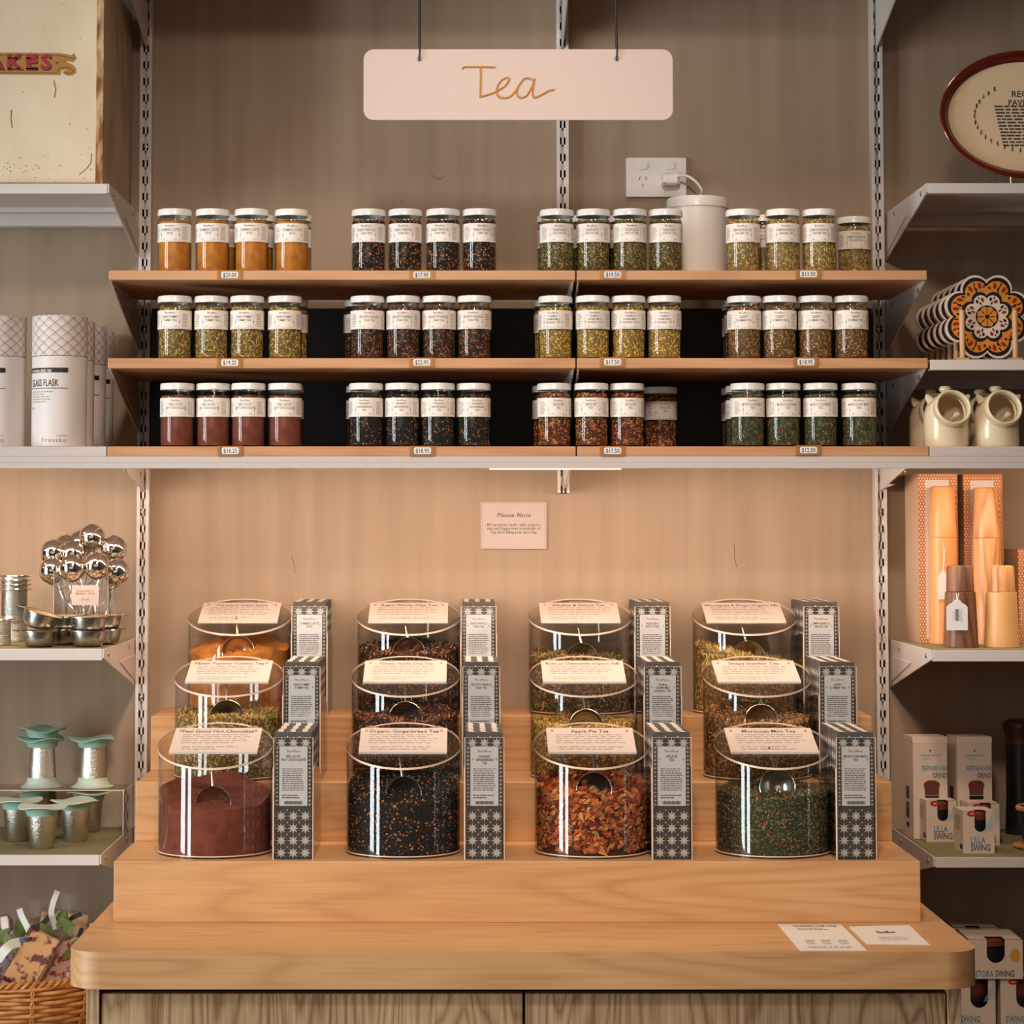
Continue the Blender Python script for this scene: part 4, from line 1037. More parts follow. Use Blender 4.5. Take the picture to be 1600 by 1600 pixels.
# ------------------------------------------------------------------ mint green infuser cups
mat('mint', (150, 186, 168), .55); mat('mint_pale', (196, 206, 188), .55)
def wavy(r0, r1, z0, amp, n=40, ph=0.0):
    pr_ = []
    for j in range(n):
        a = 2*math.pi*j/n; w2 = amp*math.sin(3*a+ph); r2 = r1*(1+.07*math.sin(3*a+ph)); pr_.append((a, r2, w2))
    return pr_
def silicone_lid(mb, zr, flat_top=True, ph=0.0, amp=.0025, m=0, mtop=1):
    """collar at zr, flaring up to a wavy-edged disc"""
    n = 40; v = []; f = []
    for a, r2, w2 in wavy(0, .0430, 0, amp, n, ph):
        ca, sa = math.cos(a), math.sin(a)
        v += [(.0265*ca, .0265*sa, zr), (.0280*ca, .0280*sa, zr+.006), (.0315*ca, .0315*sa, zr+.012+w2*.5), (r2*ca, r2*sa, zr+.0145+w2), (r2*.985*ca, r2*.985*sa, zr+.0160+w2), (.026*ca, .026*sa, zr+.0165+w2*.3), (0, 0, zr+.0165)]
    k = 7
    for j in range(n):
        j2 = (j+1) % n
        for i in range(k-1): f.append((j*k+i, j2*k+i, j2*k+i+1, j*k+i+1))
    mb.add(v, f, m, True); mb.m[-len(f):] = [(m if i % (k-1) < 3 else mtop) for i in range(len(f))]
    return mb
def infuser_cup(ph=0.0):
    t = thing('infuser_cup', '', 'tea infuser')
    MB().lathe([(0, .0005), (.0195, 0), (.0210, .002), (.0268, .064), (.0255, .064), (.020, .004), (0, .003)], 36).build('steel_cup', 'steel_mesh', t)
    silicone_lid(MB(), .058, ph=ph).build('silicone_lid', ['mint', 'mint_pale'], t); return t
ic = infuser_cup(); zc0 = Z_BL+.0008
def cup(px, py, lb, first=False, rz=0.0, zz_=None, rot=None):
    x, y, _ = PZ(px, py, zc0); y += .021
    if first: ic.location = (x, y, zc0); ic['label'] = lb; return
    dup(ic, (x, y, zc0), rz, lb)
cup(62, 1328, 'mint-lidded mesh infuser cup standing alone ahead of the cluster', True)
cup(115, 1317, 'mint-lidded mesh infuser cup with its lid overlapping the foremost cup', rz=.9)
cup(24, 1316, 'mint-lidded mesh infuser cup at the open end of the cluster', rz=2.1)
cup(136, 1301, 'mint-lidded mesh infuser cup next to the acrylic riser leg', rz=1.5)
cup(50, 1296, 'mint-lidded mesh infuser cup at the back of the cluster', rz=.4)
# acrylic riser and the inverted cups on it
Yr = -.095
rx1 = X(194, 1240, Yr-.05); rx0 = -1.05; zr = PZ(140, 1231, 1.0)
zr = Z(1229, Yr)
ris = thing('acrylic_riser', 'clear acrylic riser shelf behind the mint cups', 'riser', (0, Yr, 0))
MB().box(rx0, rx1, -.05, .05, zr-.003, zr).build('top_panel', 'acrylic_lid', ris)
for x in (rx0, rx1-.003): MB().box(x, x+.003, -.05, .05, zc0, zr-.003).build('leg_panel', 'acrylic_lid', ris)
e = MB(); e.tube([(rx0, -.05, zr-.0015), (rx1, -.05, zr-.0015), (rx1, .05, zr-.0015)], .0012, 4, 0, False); e.tube([(rx1-.0015, -.05, zc0), (rx1-.0015, -.05, zr)], .0012, 4, 0, False)
e.build('polished_edge', 'acrylic_edge', ris)
for px, nl, lb in ((66, 2, 'upturned mesh infuser cup carrying two stacked mint lids'), (145, 1, 'upturned mesh infuser cup carrying one mint lid')):
    x = X(px, 1200, Yr)
    t = thing('infuser_cup', lb, 'tea infuser', (x, Yr, zr))
    MB().lathe([(.0265, .010), (.0225, .074), (0, .074)], 36).build('steel_cup', 'steel_mesh', t)
    fl = MB().lathe([(.0265, .018), (.028, .010), (.033, .004), (.040, .001), (.0395, 0), (.025, .0005), (.025, .012)], 40).build('silicone_lid', 'mint_pale', t)
    for q in range(nl):
        l = thing('silicone_lid', 'loose mint silicone lid %s' % (['resting on the single upturned cup', 'resting lowest on the double-lidded cup', 'topping the double-lidded cup'][0 if nl == 1 else 1+q]), 'lid', (x, Yr, zr+.0742+q*.018), .6+q)
        silicone_lid(MB(), 0.0, amp=.004, ph=q, m=0, mtop=0).build('lid_disc', ['mint', 'mint_pale'], l)

# ------------------------------------------------------------------ wicker basket with wrapped treats
wood('wicker', (206, 142, 74), (150, 88, 38), 'Z', .5, 8, .4)
bx, by = X(32, 1560, -.245), -.245
bz1 = Z(1538, -.40); bz0 = Z_BASE
bas = thing('wicker_basket', 'round honey-coloured wicker basket beside the counter', 'basket', (bx, by, bz0))
BRr = .172; bh = bz1-bz0
def br(z): return BRr*(.80+.20*math.sin(min(1, z/bh)*math.pi*.5)+.03*math.sin(z/bh*math.pi))
nst = 11
for k_ in range(14):
    z = bh*(k_+.5)/14.6; 
    pts_ = []
    for j in range(66):
        a = 2*math.pi*j/66; pts_.append(((br(z)+.0035*math.sin(nst*a+(k_ % 2)*math.pi))*math.cos(a), (br(z)+.0035*math.sin(nst*a+(k_ % 2)*math.pi))*math.sin(a), z+.0012*math.sin(a*5+k_)))
    MB().tube(pts_, .0042, 5, 0, True, True).build('wicker_strand', 'wicker', bas)
for ph in (0, math.pi):
    MB().tube([((br(bh)+.003*math.cos(40*a+ph))*math.cos(a), (br(bh)+.003*math.cos(40*a+ph))*math.sin(a), bh+.004*math.sin(40*a+ph)) for a in [2*math.pi*j/400 for j in range(400)]], .0038, 5, 0, True, True).build('rim_strand', 'wicker', bas)
for k_ in range(nst):
    a = -math.pi/2+.30+2*math.pi*k_/nst
    for ph in (0, math.pi):
        MB().tube([((br(bh*q/40)+.004)*math.cos(a+.014*math.cos(q*.9+ph)), (br(bh*q/40)+.004)*math.sin(a+.014*math.cos(q*.9+ph)), bh*q/40) for q in range(1, 41)], .0024, 5).build('stake_twist', 'wicker', bas)
MB().lathe([(0, .004), (br(0)-.004, .004), (br(0)-.004, 0), (0, 0)], 40).build('basket_base', 'wicker', bas)
for nm, c1, c2, sc_ in (('nougat_pink', (214, 176, 158), (150, 40, 62), 70), ('nougat_fruit', (206, 152, 100), (96, 50, 44), 60), ('nougat_pale', (212, 180, 144), (190, 130, 84), 50), ('nougat_berry', (156, 132, 134), (120, 30, 52), 80), ('choc_bark', (134, 96, 66), (206, 164, 116), 55)):
    mottle(nm, c1, c2, sc_, .35, lo=.5, hi=.58)
clear('cellophane', (.97, .97, .97), (.85, .85, .87), 1.45, .12, 2.0, 1.0)
mat('ribbon_white', (222, 220, 214), .5); mat('ribbon_black', (26, 26, 28), .5); mat('leaf_green', (104, 118, 56), .6); mat('ribbon_navy', (32, 38, 58), .5)
def pack(px, py, Y, w_, h_, d_, rot, m, label, leaf=True):
    t = thing('treat_pack', label, 'treat', P(px, py, Y), rot=[R_(q) for q in rot])
    bev(MB().cbox(-w_/2, w_/2, -d_/2, d_/2, -h_/2, h_/2, .003).build('slab', m, t), .002)
    MB().cbox(-w_/2-.002, w_/2+.002, -d_/2-.002, d_/2+.002, -h_/2-.002, h_/2+.004, .005).build('cellophane_wrap', 'cellophane', t)
    g_ = MB()
    for k_ in range(5):
        a = R_(k_*31-62); g_.flat([(-.006, 0), (.006, 0), (.014*math.sin(a)+.010, .030), (.012*math.sin(a)-.008, .034)], lambda u, v, k_=k_: (u, (k_-2)*.003, h_/2+v))
    g_.build('gathered_top', 'cellophane', t); return t
PK = [(22, 1500, -.308, .085, .10, .020, (-28, -22, 12), 'nougat_berry', 'wrapped nougat slab dotted with dark berries'),
      (50, 1500, -.352, .060, .10, .022, (-22, 24, -6), 'nougat_fruit', 'wrapped orange-brown fruit nougat slab'),
      (93, 1508, -.312, .090, .075, .022, (-35, -18, 4), 'nougat_pink', 'wrapped pale nougat slab with magenta fruit'),
      (95, 1474, -.255, .085, .11, .022, (-12, 8, 8), 'nougat_pale', 'tall wrapped biscuit-coloured slab at the basket back'),
      (-16, 1480, -.245, .08, .10, .022, (-20, -6, 0), 'nougat_pink', 'wrapped reddish slab at the cut edge of the basket'),
      (64, 1478, -.22, .075, .10, .022, (-8, -10, 0), 'choc_bark', 'wrapped brown bark slab behind the fruit nougat'),
      (72, 1590, -.27, .10, .035, .08, (0, 0, 20), 'nougat_pale', 'wrapped pale block low inside the basket'),
      (-28, 1590, -.27, .09, .035, .08, (0, 0, -10), 'nougat_fruit', 'wrapped fruit block low inside the basket')]
for q in PK: pack(*q)
def strip(pts_, wd, m, label, name='ribbon'):
    pts_ = [(a_, b_, c_-.055 if c_ > -.33 else c_) for a_, b_, c_ in pts_]; c0 = Vector(P(*pts_[0])); mb = MB(); pp = [Vector(P(*q))-c0 for q in pts_]
    pp = [Vector(q) for q in stroke([tuple(q) for q in pp], 5)]; v = []
    for i, p in enumerate(pp):
        a = pp[max(0, i-1)]; b = pp[min(len(pp)-1, i+1)]; t_ = (b-a).normalized(); s2 = t_.cross(Vector((0, -1, .3))).normalized()*wd
        off = Vector((0, .0003, 0)); v += [p-s2, p+s2, p-s2+off, p+s2+off]
    f = []
    for i in range(len(pp)-1):
        b = 4*i; f += [(b, b+1, b+5, b+4), (b+2, b+6, b+7, b+3), (b, b+4, b+6, b+2), (b+1, b+3, b+7, b+5)]
    mb.add(v, f, 0, True); o = mb.build(name, m, None, c0); tag(o, label, name.replace('_', ' ')); return o
strip([(30, 1420, -.27), (34, 1432, -.275), (42, 1448, -.28), (49, 1464, -.285)], .0052, 'ribbon_white', 'white ribbon tail standing up from the basket middle')
strip([(90, 1392, -.25), (83, 1410, -.255), (80, 1428, -.255), (84, 1440, -.25), (87, 1452, -.25)], .0050, 'ribbon_white', 'tall white ribbon curl rising highest from the basket')
strip([(-4, 1500, -.37), (8, 1484, -.375), (22, 1474, -.36), (48, 1471, -.34)], .0085, 'ribbon_white', 'broad white printed ribbon arching over the berry slab')
strip([(6, 1432, -.26), (8, 1450, -.265), (12, 1466, -.27)], .006, 'ribbon_white', 'short pale ribbon bunch near the cut edge')
strip([(22, 1468, -.29), (40, 1468, -.30), (58, 1466, -.29)], .0035, 'ribbon_navy', 'navy ribbon knot across the basket front')
strip([(46, 1452, -.25), (66, 1444, -.245), (80, 1428, -.24)], .005, 'ribbon_black', 'black ribbon sloping up behind the white curl')
strip([(103, 1446, -.23), (113, 1434, -.23), (128, 1428, -.225)], .004, 'ribbon_black', 'black ribbon end poking towards the counter')
strip([(118, 1472, -.24), (124, 1462, -.24), (128, 1450, -.235)], .004, 'ribbon_black', 'black ribbon loop tucked beside the counter')
strip([(136, 1470, -.22), (142, 1456, -.22), (146, 1444, -.22)], .006, 'ribbon_white', 'white card tail just behind the counter corner')
for i, (px, py, Y, a) in enumerate(((72, 1456, -.25, -40), (118, 1480, -.25, 25), (60, 1470, -.26, 80), (96, 1436, -.245, 20), (104, 1448, -.25, -30), (3, 1464, -.28, 40), (14, 1474, -.285, -20), (112, 1490, -.26, 60), (30, 1452, -.25, 10))):
    m = MB(); pts_ = [(0, -.020), (.010, -.006), (.011, .006), (0, .022), (-.011, .006), (-.010, -.006)]
    m.prism(pts_, lambda u, v: (u, abs(u)*.5, v), lambda u, v: (u, abs(u)*.5+.0006, v))
    tag(m.build('dried_leaf', 'leaf_green', None, P(px, py, Y-.06), rot=(R_(-20), R_(a), 0)), 'olive green leaf tucked among the wrapped treats', 'leaf', 'leaves in the basket')

# ------------------------------------------------------------------ oval platter
Yp = -.30
k = S(Yp)
mat('glaze_cream', (240, 210, 172), .18, coat=.6); mat('glaze_brown', (104, 24, 10), .15, coat=.6)
pm = mat('glaze_rim', (104, 24, 10), .15, coat=.6)
pl = thing('oval_platter', 'cream oval platter with brown rim and printed pavlova recipe', 'platter', (0, 0, 0))
cx_, _, cz_ = P(1606, 179, Yp)
A_, B_ = 139*k, 106*k
pl.location = (cx_, Yp, cz_); pl.rotation_euler = (R_(-9), 0, 0)
def ell(q, y): return lambda a: (A_*q*math.cos(a), y, B_*q*math.sin(a)) if q > .9 else ((A_-(1-q)*B_)*math.cos(a), y, q*B_*math.sin(a))
rings = [(0.0, .012), (.80, .012), (.855, .0105), (.885, .006), (.92, .000), (.975, -.004), (1.0, -.003), (1.0, .000), (.93, .008), (.86, .017), (0.0, .017)]
nn = 72; v = []; f = []; mi = []
for j in range(nn):
    a = 2*math.pi*j/nn
    for q, y in rings: v.append(((A_-(1-q)*B_)*math.cos(a) if q > 0 else 0, y, q*B_*math.sin(a)) if q > 0 else (0, y, 0))
kk2 = len(rings); mb = MB()
for j in range(nn):
    j2 = (j+1) % nn
    for i in range(kk2-1): f.append((j*kk2+i, j2*kk2+i, j2*kk2+i+1, j*kk2+i+1)); mi.append(1 if 2 <= i <= 6 else 0)
mb.add(v, f, 0, True); mb.m = mi
dish = mb.build('dish', ['glaze_cream', 'glaze_rim'], pl, sharp=60)
pr = MB(); T = lambda x, z: (lambda u, w2: (x+u, .0115, z+w2))
pr.text('RECIPE', .0165, T(0, (179-146)*k), 0, .012, 1.0); pr.text('for', .008, T(.002, (179-150)*k), 0, .01); pr.text('PAVLOVA', .0155, T(0, (179-155)*k-.006), 0, .012, .95)
for i in range(13):
    wl_ = 50*2*k*(1-.22*i/12); pr.lines(wl_, .0042, 1, T(0, (179-157)*k-.004-i*.0062), 0, i, .75, .04, .10)
for i in range(40):
    a = 2*math.pi*i/40; x, z = 82*k*math.cos(a), 56*k*math.sin(a)
    if z > 40*k and abs(x) < 42*k: continue
    pr.tube([(x+.0035*math.cos(a+t_)*(.3+.7*(t_ % 2 > 1)), .0113, z+.005*math.sin(2.2*t_+i)) for t_ in (0, 1, 2, 3, 4)], .0007, 4)
pr.build('print', 'ink', dish)
std = thing('plate_stand', 'small wire stand propping the oval platter', 'plate stand', (X(1572, 285, Yp), Yp, Z_UR))
for dx in (0, .075):
    MB().tube([(dx, -.035, .022), (dx, -.036, .006), (dx, -.030, .0022), (dx, .10, .0022), (dx, .075, .13)], .0018, 6).build('wire_leg', 'screw', std)
MB().tube([(0, .06, .0022), (.075, .06, .0022)], .0018, 6).build('cross_wire', 'screw', std)

# ------------------------------------------------------------------ flower trivets in their rack
mat('tr_white', (228, 206, 188), .25, coat=.4); mat('tr_black', (24, 20, 22), .3, coat=.3); mat('tr_orange', (214, 134, 44), .3, coat=.3); mat('tr_red', (150, 30, 24), .3); mat('tr_cream', (224, 200, 178), .3)
def lobed(R0, n=8, lobe=.315, m=12, ph=22.5):
    """outline of n overlapping round petals"""
    pts_ = []
    cr = R0*(1-lobe); rl = R0*lobe
    half = math.pi/n
    for i in range(n):
        a = R_(ph)+2*half*i; c = (cr*math.cos(a), cr*math.sin(a))
        lim = math.pi-math.asin(min(1, cr*math.sin(half)/rl))-half if rl > cr*math.sin(half) else math.pi/2
        for j in range(m):
            b = a-lim+2*lim*j/(m-1)*.999; pts_.append((c[0]+rl*math.cos(b), c[1]+rl*math.sin(b)))
    return pts_
def trivet():
    t = thing('flower_trivet', '', 'trivet'); Rt = .0785
    lo = lobed(Rt); bm_ = MB().fan(lo[::-1], lambda x, z: (x, .004, z)); bm_.fan(lo, lambda x, z: (x, -.004, z)); nl_ = len(lo)
    bm_.add([(x, -.004, z) for x, z in lo]+[(x, .004, z) for x, z in lo], [(i, nl_+i, nl_+(i+1) % nl_, (i+1) % nl_) for i in range(nl_)])
    bm_.build('tile', 'tr_white', t)
    p = MB(); d = [0]
    def lay(poly, m): d[0] += .00012; y = -.0042-d[0]; (p.fan if len(poly) > 60 else p.flat)(poly, lambda x, z: (x, y, z), m)
    lay(lobed(Rt*.945), 1); lay(lobed(Rt*.855), 2)
    lay(lobed(Rt*.60), 1); lay(lobed(Rt*.515, ph=22.5), 4); 
    rd2 = random.Random(2)
    def petal(cx1, cz1, w1, h1, an, m):
        ca, sa = math.cos(an), math.sin(an); pp = []
        for i in range(8):
            b = 2*math.pi*i/8; u, v1 = w1*math.cos(b), h1*math.sin(b); pp.append((cx1+u*ca-v1*sa, cz1+u*sa+v1*ca))
        lay(pp, m)
    for i in range(8):
        a = R_(22.5+45*i)
        for rr_, da, w1, h1, m in ((.72, -.17, .0062, .0032, 3), (.73, .14, .0058, .0030, 3), (.66, .30, .0028, .0022, 1), (.64, -.02, .0050, .0013, 1), (.79, -.02, .0042, .0013, 1), (.70, -.31, .0040, .0015, 1), (.69, .0, .0045, .0014, 1), (.62, .18, .0040, .0014, 2),
                                   (.40, -.14, .0042, .0028, 3), (.41, .18, .0036, .0024, 1), (.33, .05, .0036, .0014, 1), (.46, .02, .0026, .0012, 1), (.62, -.2, .004, .0014, 2)):
            d[0] = .0008+i*.00002; petal(Rt*rr_*math.cos(a+da), Rt*rr_*math.sin(a+da), w1, h1, a+da+rd2.uniform(-.5, .5), m)
    d[0] = .0011
    lay([(Rt*.26*math.cos(2*math.pi*i/20), Rt*.26*math.sin(2*math.pi*i/20)) for i in range(20)], 1); lay(lobed(Rt*.235, lobe=.33), 2)
    for i in range(8): a = R_(45*i); petal(Rt*.13*math.cos(a), Rt*.13*math.sin(a), .0050, .0008, a, 1)
    lay([(Rt*.05*math.cos(2*math.pi*i/12), Rt*.05*math.sin(2*math.pi*i/12)) for i in range(12)], 1)
    p.build('painted_pattern', ['tr_white', 'tr_black', 'tr_orange', 'tr_red', 'tr_cream'], t); return t
Yv = -.355; tv = trivet(); cxv, _, czv = P(1541, 478, Yv)
tzv = Z_MR+.006+.0785*.945-.0
sep = .052
for i in range(6):
    lb = ['flower trivet with orange and red petals at the front of the wooden rack', 'second flower trivet in the wooden rack, mostly overlapped', 'third flower trivet in the wooden rack, mostly overlapped', 'fourth flower trivet in the wooden rack, in shadow', 'fifth flower trivet in the wooden rack, in shadow', 'last flower trivet in the wooden rack, deepest in shadow'][i]
    loc = (cxv-.0002*i, Yv+i*sep, tzv)
    if i == 0: tv.location = loc; tv['label'] = lb
    else: dup(tv, loc, 0, lb)
wood('beech', (222, 178, 134), (190, 140, 96), 'Z', .5, 6, .3)
rk = thing('trivet_rack', 'pale wooden peg rack holding the flower trivets', 'rack', (cxv, Yv, Z_MR))
for sx in (-.047, .047):
    MB().box(sx-.011, sx+.011, -.022, sep*5+.02, 0, .006).build('base_rail', 'beech', rk)
    for i in range(7):
        MB().lathe([(0, 0), (.0048, 0), (.0048, .084), (.0036, .086), (0, .0865)], 14).build('peg', 'beech', rk, (sx, i*sep-.016, .005))
for i in (0, 3, 5): MB().box(-.058, .058, i*sep-.010, i*sep+.010, 0, .004).build('cross_slat', 'beech', rk)

# ------------------------------------------------------------------ salt pigs
mat('pig_glaze', (232, 212, 176), .22, coat=.5)
def diff(a, cutters):
    for c in cutters:
        m = a.modifiers.new('x', 'BOOLEAN'); m.operation = 'DIFFERENCE'; m.object = c; m.solver = 'EXACT'
    dg = bpy.context.evaluated_depsgraph_get(); me = bpy.data.meshes.new_from_object(a.evaluated_get(dg)); a.modifiers.clear()
    a.data = me
    for c in cutters: bpy.data.objects.remove(c)
    me.polygons.foreach_set('use_smooth', [True]*len(me.polygons)); me.set_sharp_from_angle(angle=R_(40))
    return a
def salt_pig():
    t = thing('salt_pig', '', 'salt pig'); R1 = .0395
    outer = [(0, 0), (R1-.002, 0), (R1, .003), (R1, .045), (R1-.001, .060), (R1-.006, .076), (R1-.014, .087), (R1-.026, .093), (0, .0945)]
    b = MB().lathe(outer, 48)
    nz = Vector((.10, -1, .30)).normalized(); c = Vector((.004, -.030, .066)); q = Vector((0, 0, 1)).rotation_difference(nz)
    bo = b.build('body', 'pig_glaze', t)
    inner = [(r_*.90 if r_ else 0, .004+z*.925) for r_, z in outer]
    c1 = MB().lathe(inner, 48).build('c1', 'pig_glaze')
    c2 = MB().lathe([(0, -.008), (.0275, -.008), (.0275, .06), (0, .06)], 40, T=lambda p: tuple(q @ Vector(p)+c)).build('c2', 'pig_glaze')
    diff(bo, [c1, c2])
    pr_ = []
    for j in range(17): a = 2*math.pi*j/16; pr_.append((.0300+.0038*math.cos(a), .010*math.sin(a)+.004))
    MB().lathe(pr_, 48, T=lambda p: tuple(q @ Vector(p)+c)).build('mouth_ring', 'pig_glaze', t)
    MB().lathe([(0, .092), (.0075, .092), (.0065, .097), (.0105, .101), (.0110, .105), (.0085, .1085), (0, .1095)], 24).build('knob', 'pig_glaze', t, (0, .004, 0))
    for sx in (-1, 1):
        m = MB(); v = []
        m.lathe([(.0075, 0), (.0065, .007), (.0035, .014), (0, .017)], 12, T=lambda p: (p[0], p[1]*.45, p[2]))
        m.build('ear', 'pig_glaze', t, (sx*.0285, -.014, .080), rot=(R_(12), R_(sx*38), 0))
    return t
def spoon_in(loc, label):
    t = thing('salt_spoon', label, 'spoon', loc)
    MB().lathe([(0, -.011), (.007, -.009), (.0095, 0), (.007, .006), (0, .0055)], 16, T=lambda p: (p[0], p[1], p[2]*.6)).build('spoon_bowl', 'pig_glaze', t, (-.010, .020, -.016))
    MB().tube([(-.010, .020, -.014), (-.002, .004, -.004), (.006, -.010, .008)], [.0030, .0036, .0046], 10).build('spoon_handle', 'pig_glaze', t)
pg = None
for i, (px, Y, lb) in enumerate(((1478, -.362, 'cream salt pig beside the oak shelf end'), (1557, -.362, 'cream salt pig next to the one by the oak shelf end'), (None, -.262, 'shadowed salt pig behind the one by the oak shelf end'), (None, -.262, 'shadowed salt pig hidden behind the other front pig'))):
    x = X(px, 660, Y) if px else X((1478, 1557)[i-2], 660, -.362)-.006
    if pg is None: pg = salt_pig(); pg.location = (x, Y, Z_WB); pg['label'] = lb
    else: dup(pg, (x, Y, Z_WB), 0, lb)
    if px: spoon_in((x+.006, Y-.030, Z_WB+.050), 'cream ceramic spoon in the %s' % ('salt pig beside the oak shelf end' if i == 0 else 'other front salt pig'))

# ------------------------------------------------------------------ wooden mills and their gift boxes
wood('mill_cherry', (228, 158, 96), (206, 130, 72), 'Z', .38, 5, .35); wood('mill_olive', (224, 166, 108), (168, 104, 62), 'Z', .38, 7, .6, .35)
wood('mill_walnut', (142, 96, 70), (84, 52, 38), 'Z', .4, 7, .6, .4); wood('mill_light', (236, 182, 120), (220, 160, 98), 'Z', .4, 5, .3)
def mill(px, ybase, yjoin, ytop, wb, wj, wt, m1, m2, label, ledge=None):
    x, y, _ = PZ(px, ybase, Z_LR+.0008); k = S(y); y += wb*k/2*.3
    if ytop < 800: x *= (DIST-.198)/(DIST+y); y = -.198
    t = thing('pepper_mill', label, 'pepper mill', (x, y, Z_LR+.0008)); k = S(y)
    hj = (ybase-yjoin)*k; ht = (ybase-ytop)*k; rb, rj, rt = wb*k/2, wj*k/2, wt*k/2
    MB().lathe([(0, 0), (rb-.001, 0), (rb, .001), (rj, hj-.0006), (rj-.0008, hj), (0, hj)], 40).build('base', m1, t)
    r2 = ledge*k/2 if ledge else rj
    MB().lathe([(r2-.0008, hj+.0003), (r2, hj+.001), (rt+.0008, ht-.004), (rt-.001, ht-.001), (rt-.004, ht), (0, ht)], 40).build('grinder_top', m2, t)
    return t, x, y
mA, xA, yA = mill(1476.5, 1005, 840, 760, 46, 43, 36, 'mill_cherry', 'mill_cherry', 'tall tapered cherry-coloured pepper mill with a hanging tag')
mB, xB, yB = mill(1545, 1005, 841, 762, 50, 43, 35, 'mill_olive', 'mill_olive', 'tall pepper mill with streaky pink and tan grain')
mC, xC, yC = mill(1503, 1011.5, 925.5, 884.5, 54, 47, 40, 'mill_walnut', 'mill_walnut', 'short walnut-brown pepper mill with a barcode tag', 43)
mD, xD, yD = mill(1567.5, 1011.5, 926, 884.5, 54, 47, 38, 'mill_light', 'mill_olive', 'short pale wooden pepper mill with a lighter body', 43)
def tag_shape(w_, h_):
    return [(-w_/2+.0012, -h_/2), (w_/2-.0012, -h_/2), (w_/2, -h_/2+.0012), (w_/2, h_*.26), (w_*.40, h_*.34), (w_*.24, h_*.40), (w_*.12, h_*.5), (-w_*.12, h_*.5), (-w_*.24, h_*.40), (-w_*.40, h_*.34), (-w_/2, h_*.26), (-w_/2, -h_/2+.0012)]
def swing(px, py, Y, w_, h_, rz, top_, label, barcode):
    c = Vector(P(px, py, Y)); t = thing('swing_tag', label, 'tag', c, rz)
    cd = MB().prism(tag_shape(w_, h_), lambda u, v: (u, 0, v), lambda u, v: (u, .0006, v)).build('card', 'paper_cool', t)
    if barcode:
        p = MB()
        for i in range(16): z = -.010+i*.0013; p.flat([(-.0032, z), (.0028, z), (.0028, z+.0008), (-.0032, z+.0008)], front(0, -.0003, 0), 0)
        p.lines(.022, .0016, 1, lambda u, v: (.0055+v, -.0003, u), 1, 3, .6); p.lines(.028, .0014, 1, lambda u, v: (.0088+v, -.0003, u), 1, 4, .6); p.lines(.02, .0014, 1, lambda u, v: (-.0052+v, -.0003, u), 1, 4, .6)
        p.build('print', ['ink', 'ink_soft'], cd)
    s2 = MB(); d = Vector(P(*top_))-c
    for o_ in (-.002, .002): s2.tube([(0, -.0006, h_*.42), tuple(Vector((o_, -.001, h_*.42))*.5+d*.5), (d.x+o_, d.y, d.z)], .0006, 5)
    s2.build('string', 'paper', t); return t
swing(1474, 914, yA-.030, .020, .052, .25, (1477, 841, yA-.0245), 'blank white tag hanging on the tall cherry mill', False)
swing(1495.5, 961, yC-.0335, .0375, .054, 0, (1496, 927, yC-.0275), 'white barcode tag on the short walnut mill', True)
swing(1596, 960, yD-.004, .012, .05, 1.3, (1591, 927, yD-.018), 'edge-on tag at the side of the short pale mill', False)
def scale_mat(name, base, ink, sx, sz):
    m = mat(name, base, .6); tc = N(m, 'ShaderNodeTexCoord'); se = N(m, 'ShaderNodeSeparateXYZ'); L(m, tc.outputs['Object'], se.inputs[0])
    u = math_(m, 'MULTIPLY', math_(m, 'ADD', se.outputs[0], se.outputs[1]), 1/sx); v = math_(m, 'MULTIPLY', se.outputs[2], 1/sz)
    arch = math_(m, 'MULTIPLY', math_(m, 'ABSOLUTE', math_(m, 'SINE', math_(m, 'MULTIPLY', u, math.pi))), .9)
    fr = math_(m, 'FRACT', math_(m, 'ADD', math_(m, 'SUBTRACT', v, arch), 50.0))
    ln_ = math_(m, 'LESS_THAN', fr, .32)
    mx = N(m, 'ShaderNodeMix', data_type='RGBA'); mx.inputs[6].default_value = rgb(*base); mx.inputs[7].default_value = rgb(*ink)
    L(m, ln_, mx.inputs[0]); L(m, mx.outputs[2], m.node_tree.nodes['Principled BSDF'].inputs['Base Color'])
scale_mat('scale_print', (206, 178, 148), (172, 120, 82), .0115, .0048)
mat('gift_orange', (182, 112, 62), .6); mat('gift_cream', (232, 206, 170), .6); mat('gift_panel', (204, 192, 182), .55)
def gift_box(pl_, pr2, ytop, Y, w_, d_, label):
    x0 = X(pl_, 900, Y); h_ = Z(ytop, Y)-Z_LR-.0008
    t = thing('gift_box', label, 'box', (x0+w_/2, Y+d_/2, Z_LR+.0008))
    bev(MB().box(-w_/2, w_/2, -d_/2, d_/2, 0, h_).build('carton', 'scale_print', t), .0008)
    fp = MB().box(-w_/2, w_/2, -d_/2-.0008, -d_/2, 0, h_).build('front_panel', 'gift_orange', t)
    dts = MB(); p = .0052; ny = int(h_/p); nx = int(w_/p)
    for iy in range(ny):
        for ix in range(nx):
            x = -w_/2+p*(ix+.3+.5*(iy % 2)); z = p*(iy+.5)
            if x > w_/2-.002 or (abs(x+.002) < w_*.28 and z < h_-.012 and z > .006): continue
            dts.flat([(-.0011, -.0014), (.0011, -.0014), (.0011, .0014), (-.0011, .0014)], front(x, -d_/2-.0010, z), 0)
    dts.build('dots', 'gift_cream', fp)
    MB().box(-w_*.30-.002, w_*.30-.002, -d_/2-.0014, -d_/2-.0008, .007, h_-.0115).build('plain_panel', 'gift_panel', t)
    return t
gift_box(1436, 1498, 740, -.166, .0730, .130, 'tall orange dotted gift box behind the cherry mill')
gift_box(1507, 1568, 741, -.166, .0720, .130, 'tall orange dotted gift box behind the streaky mill')
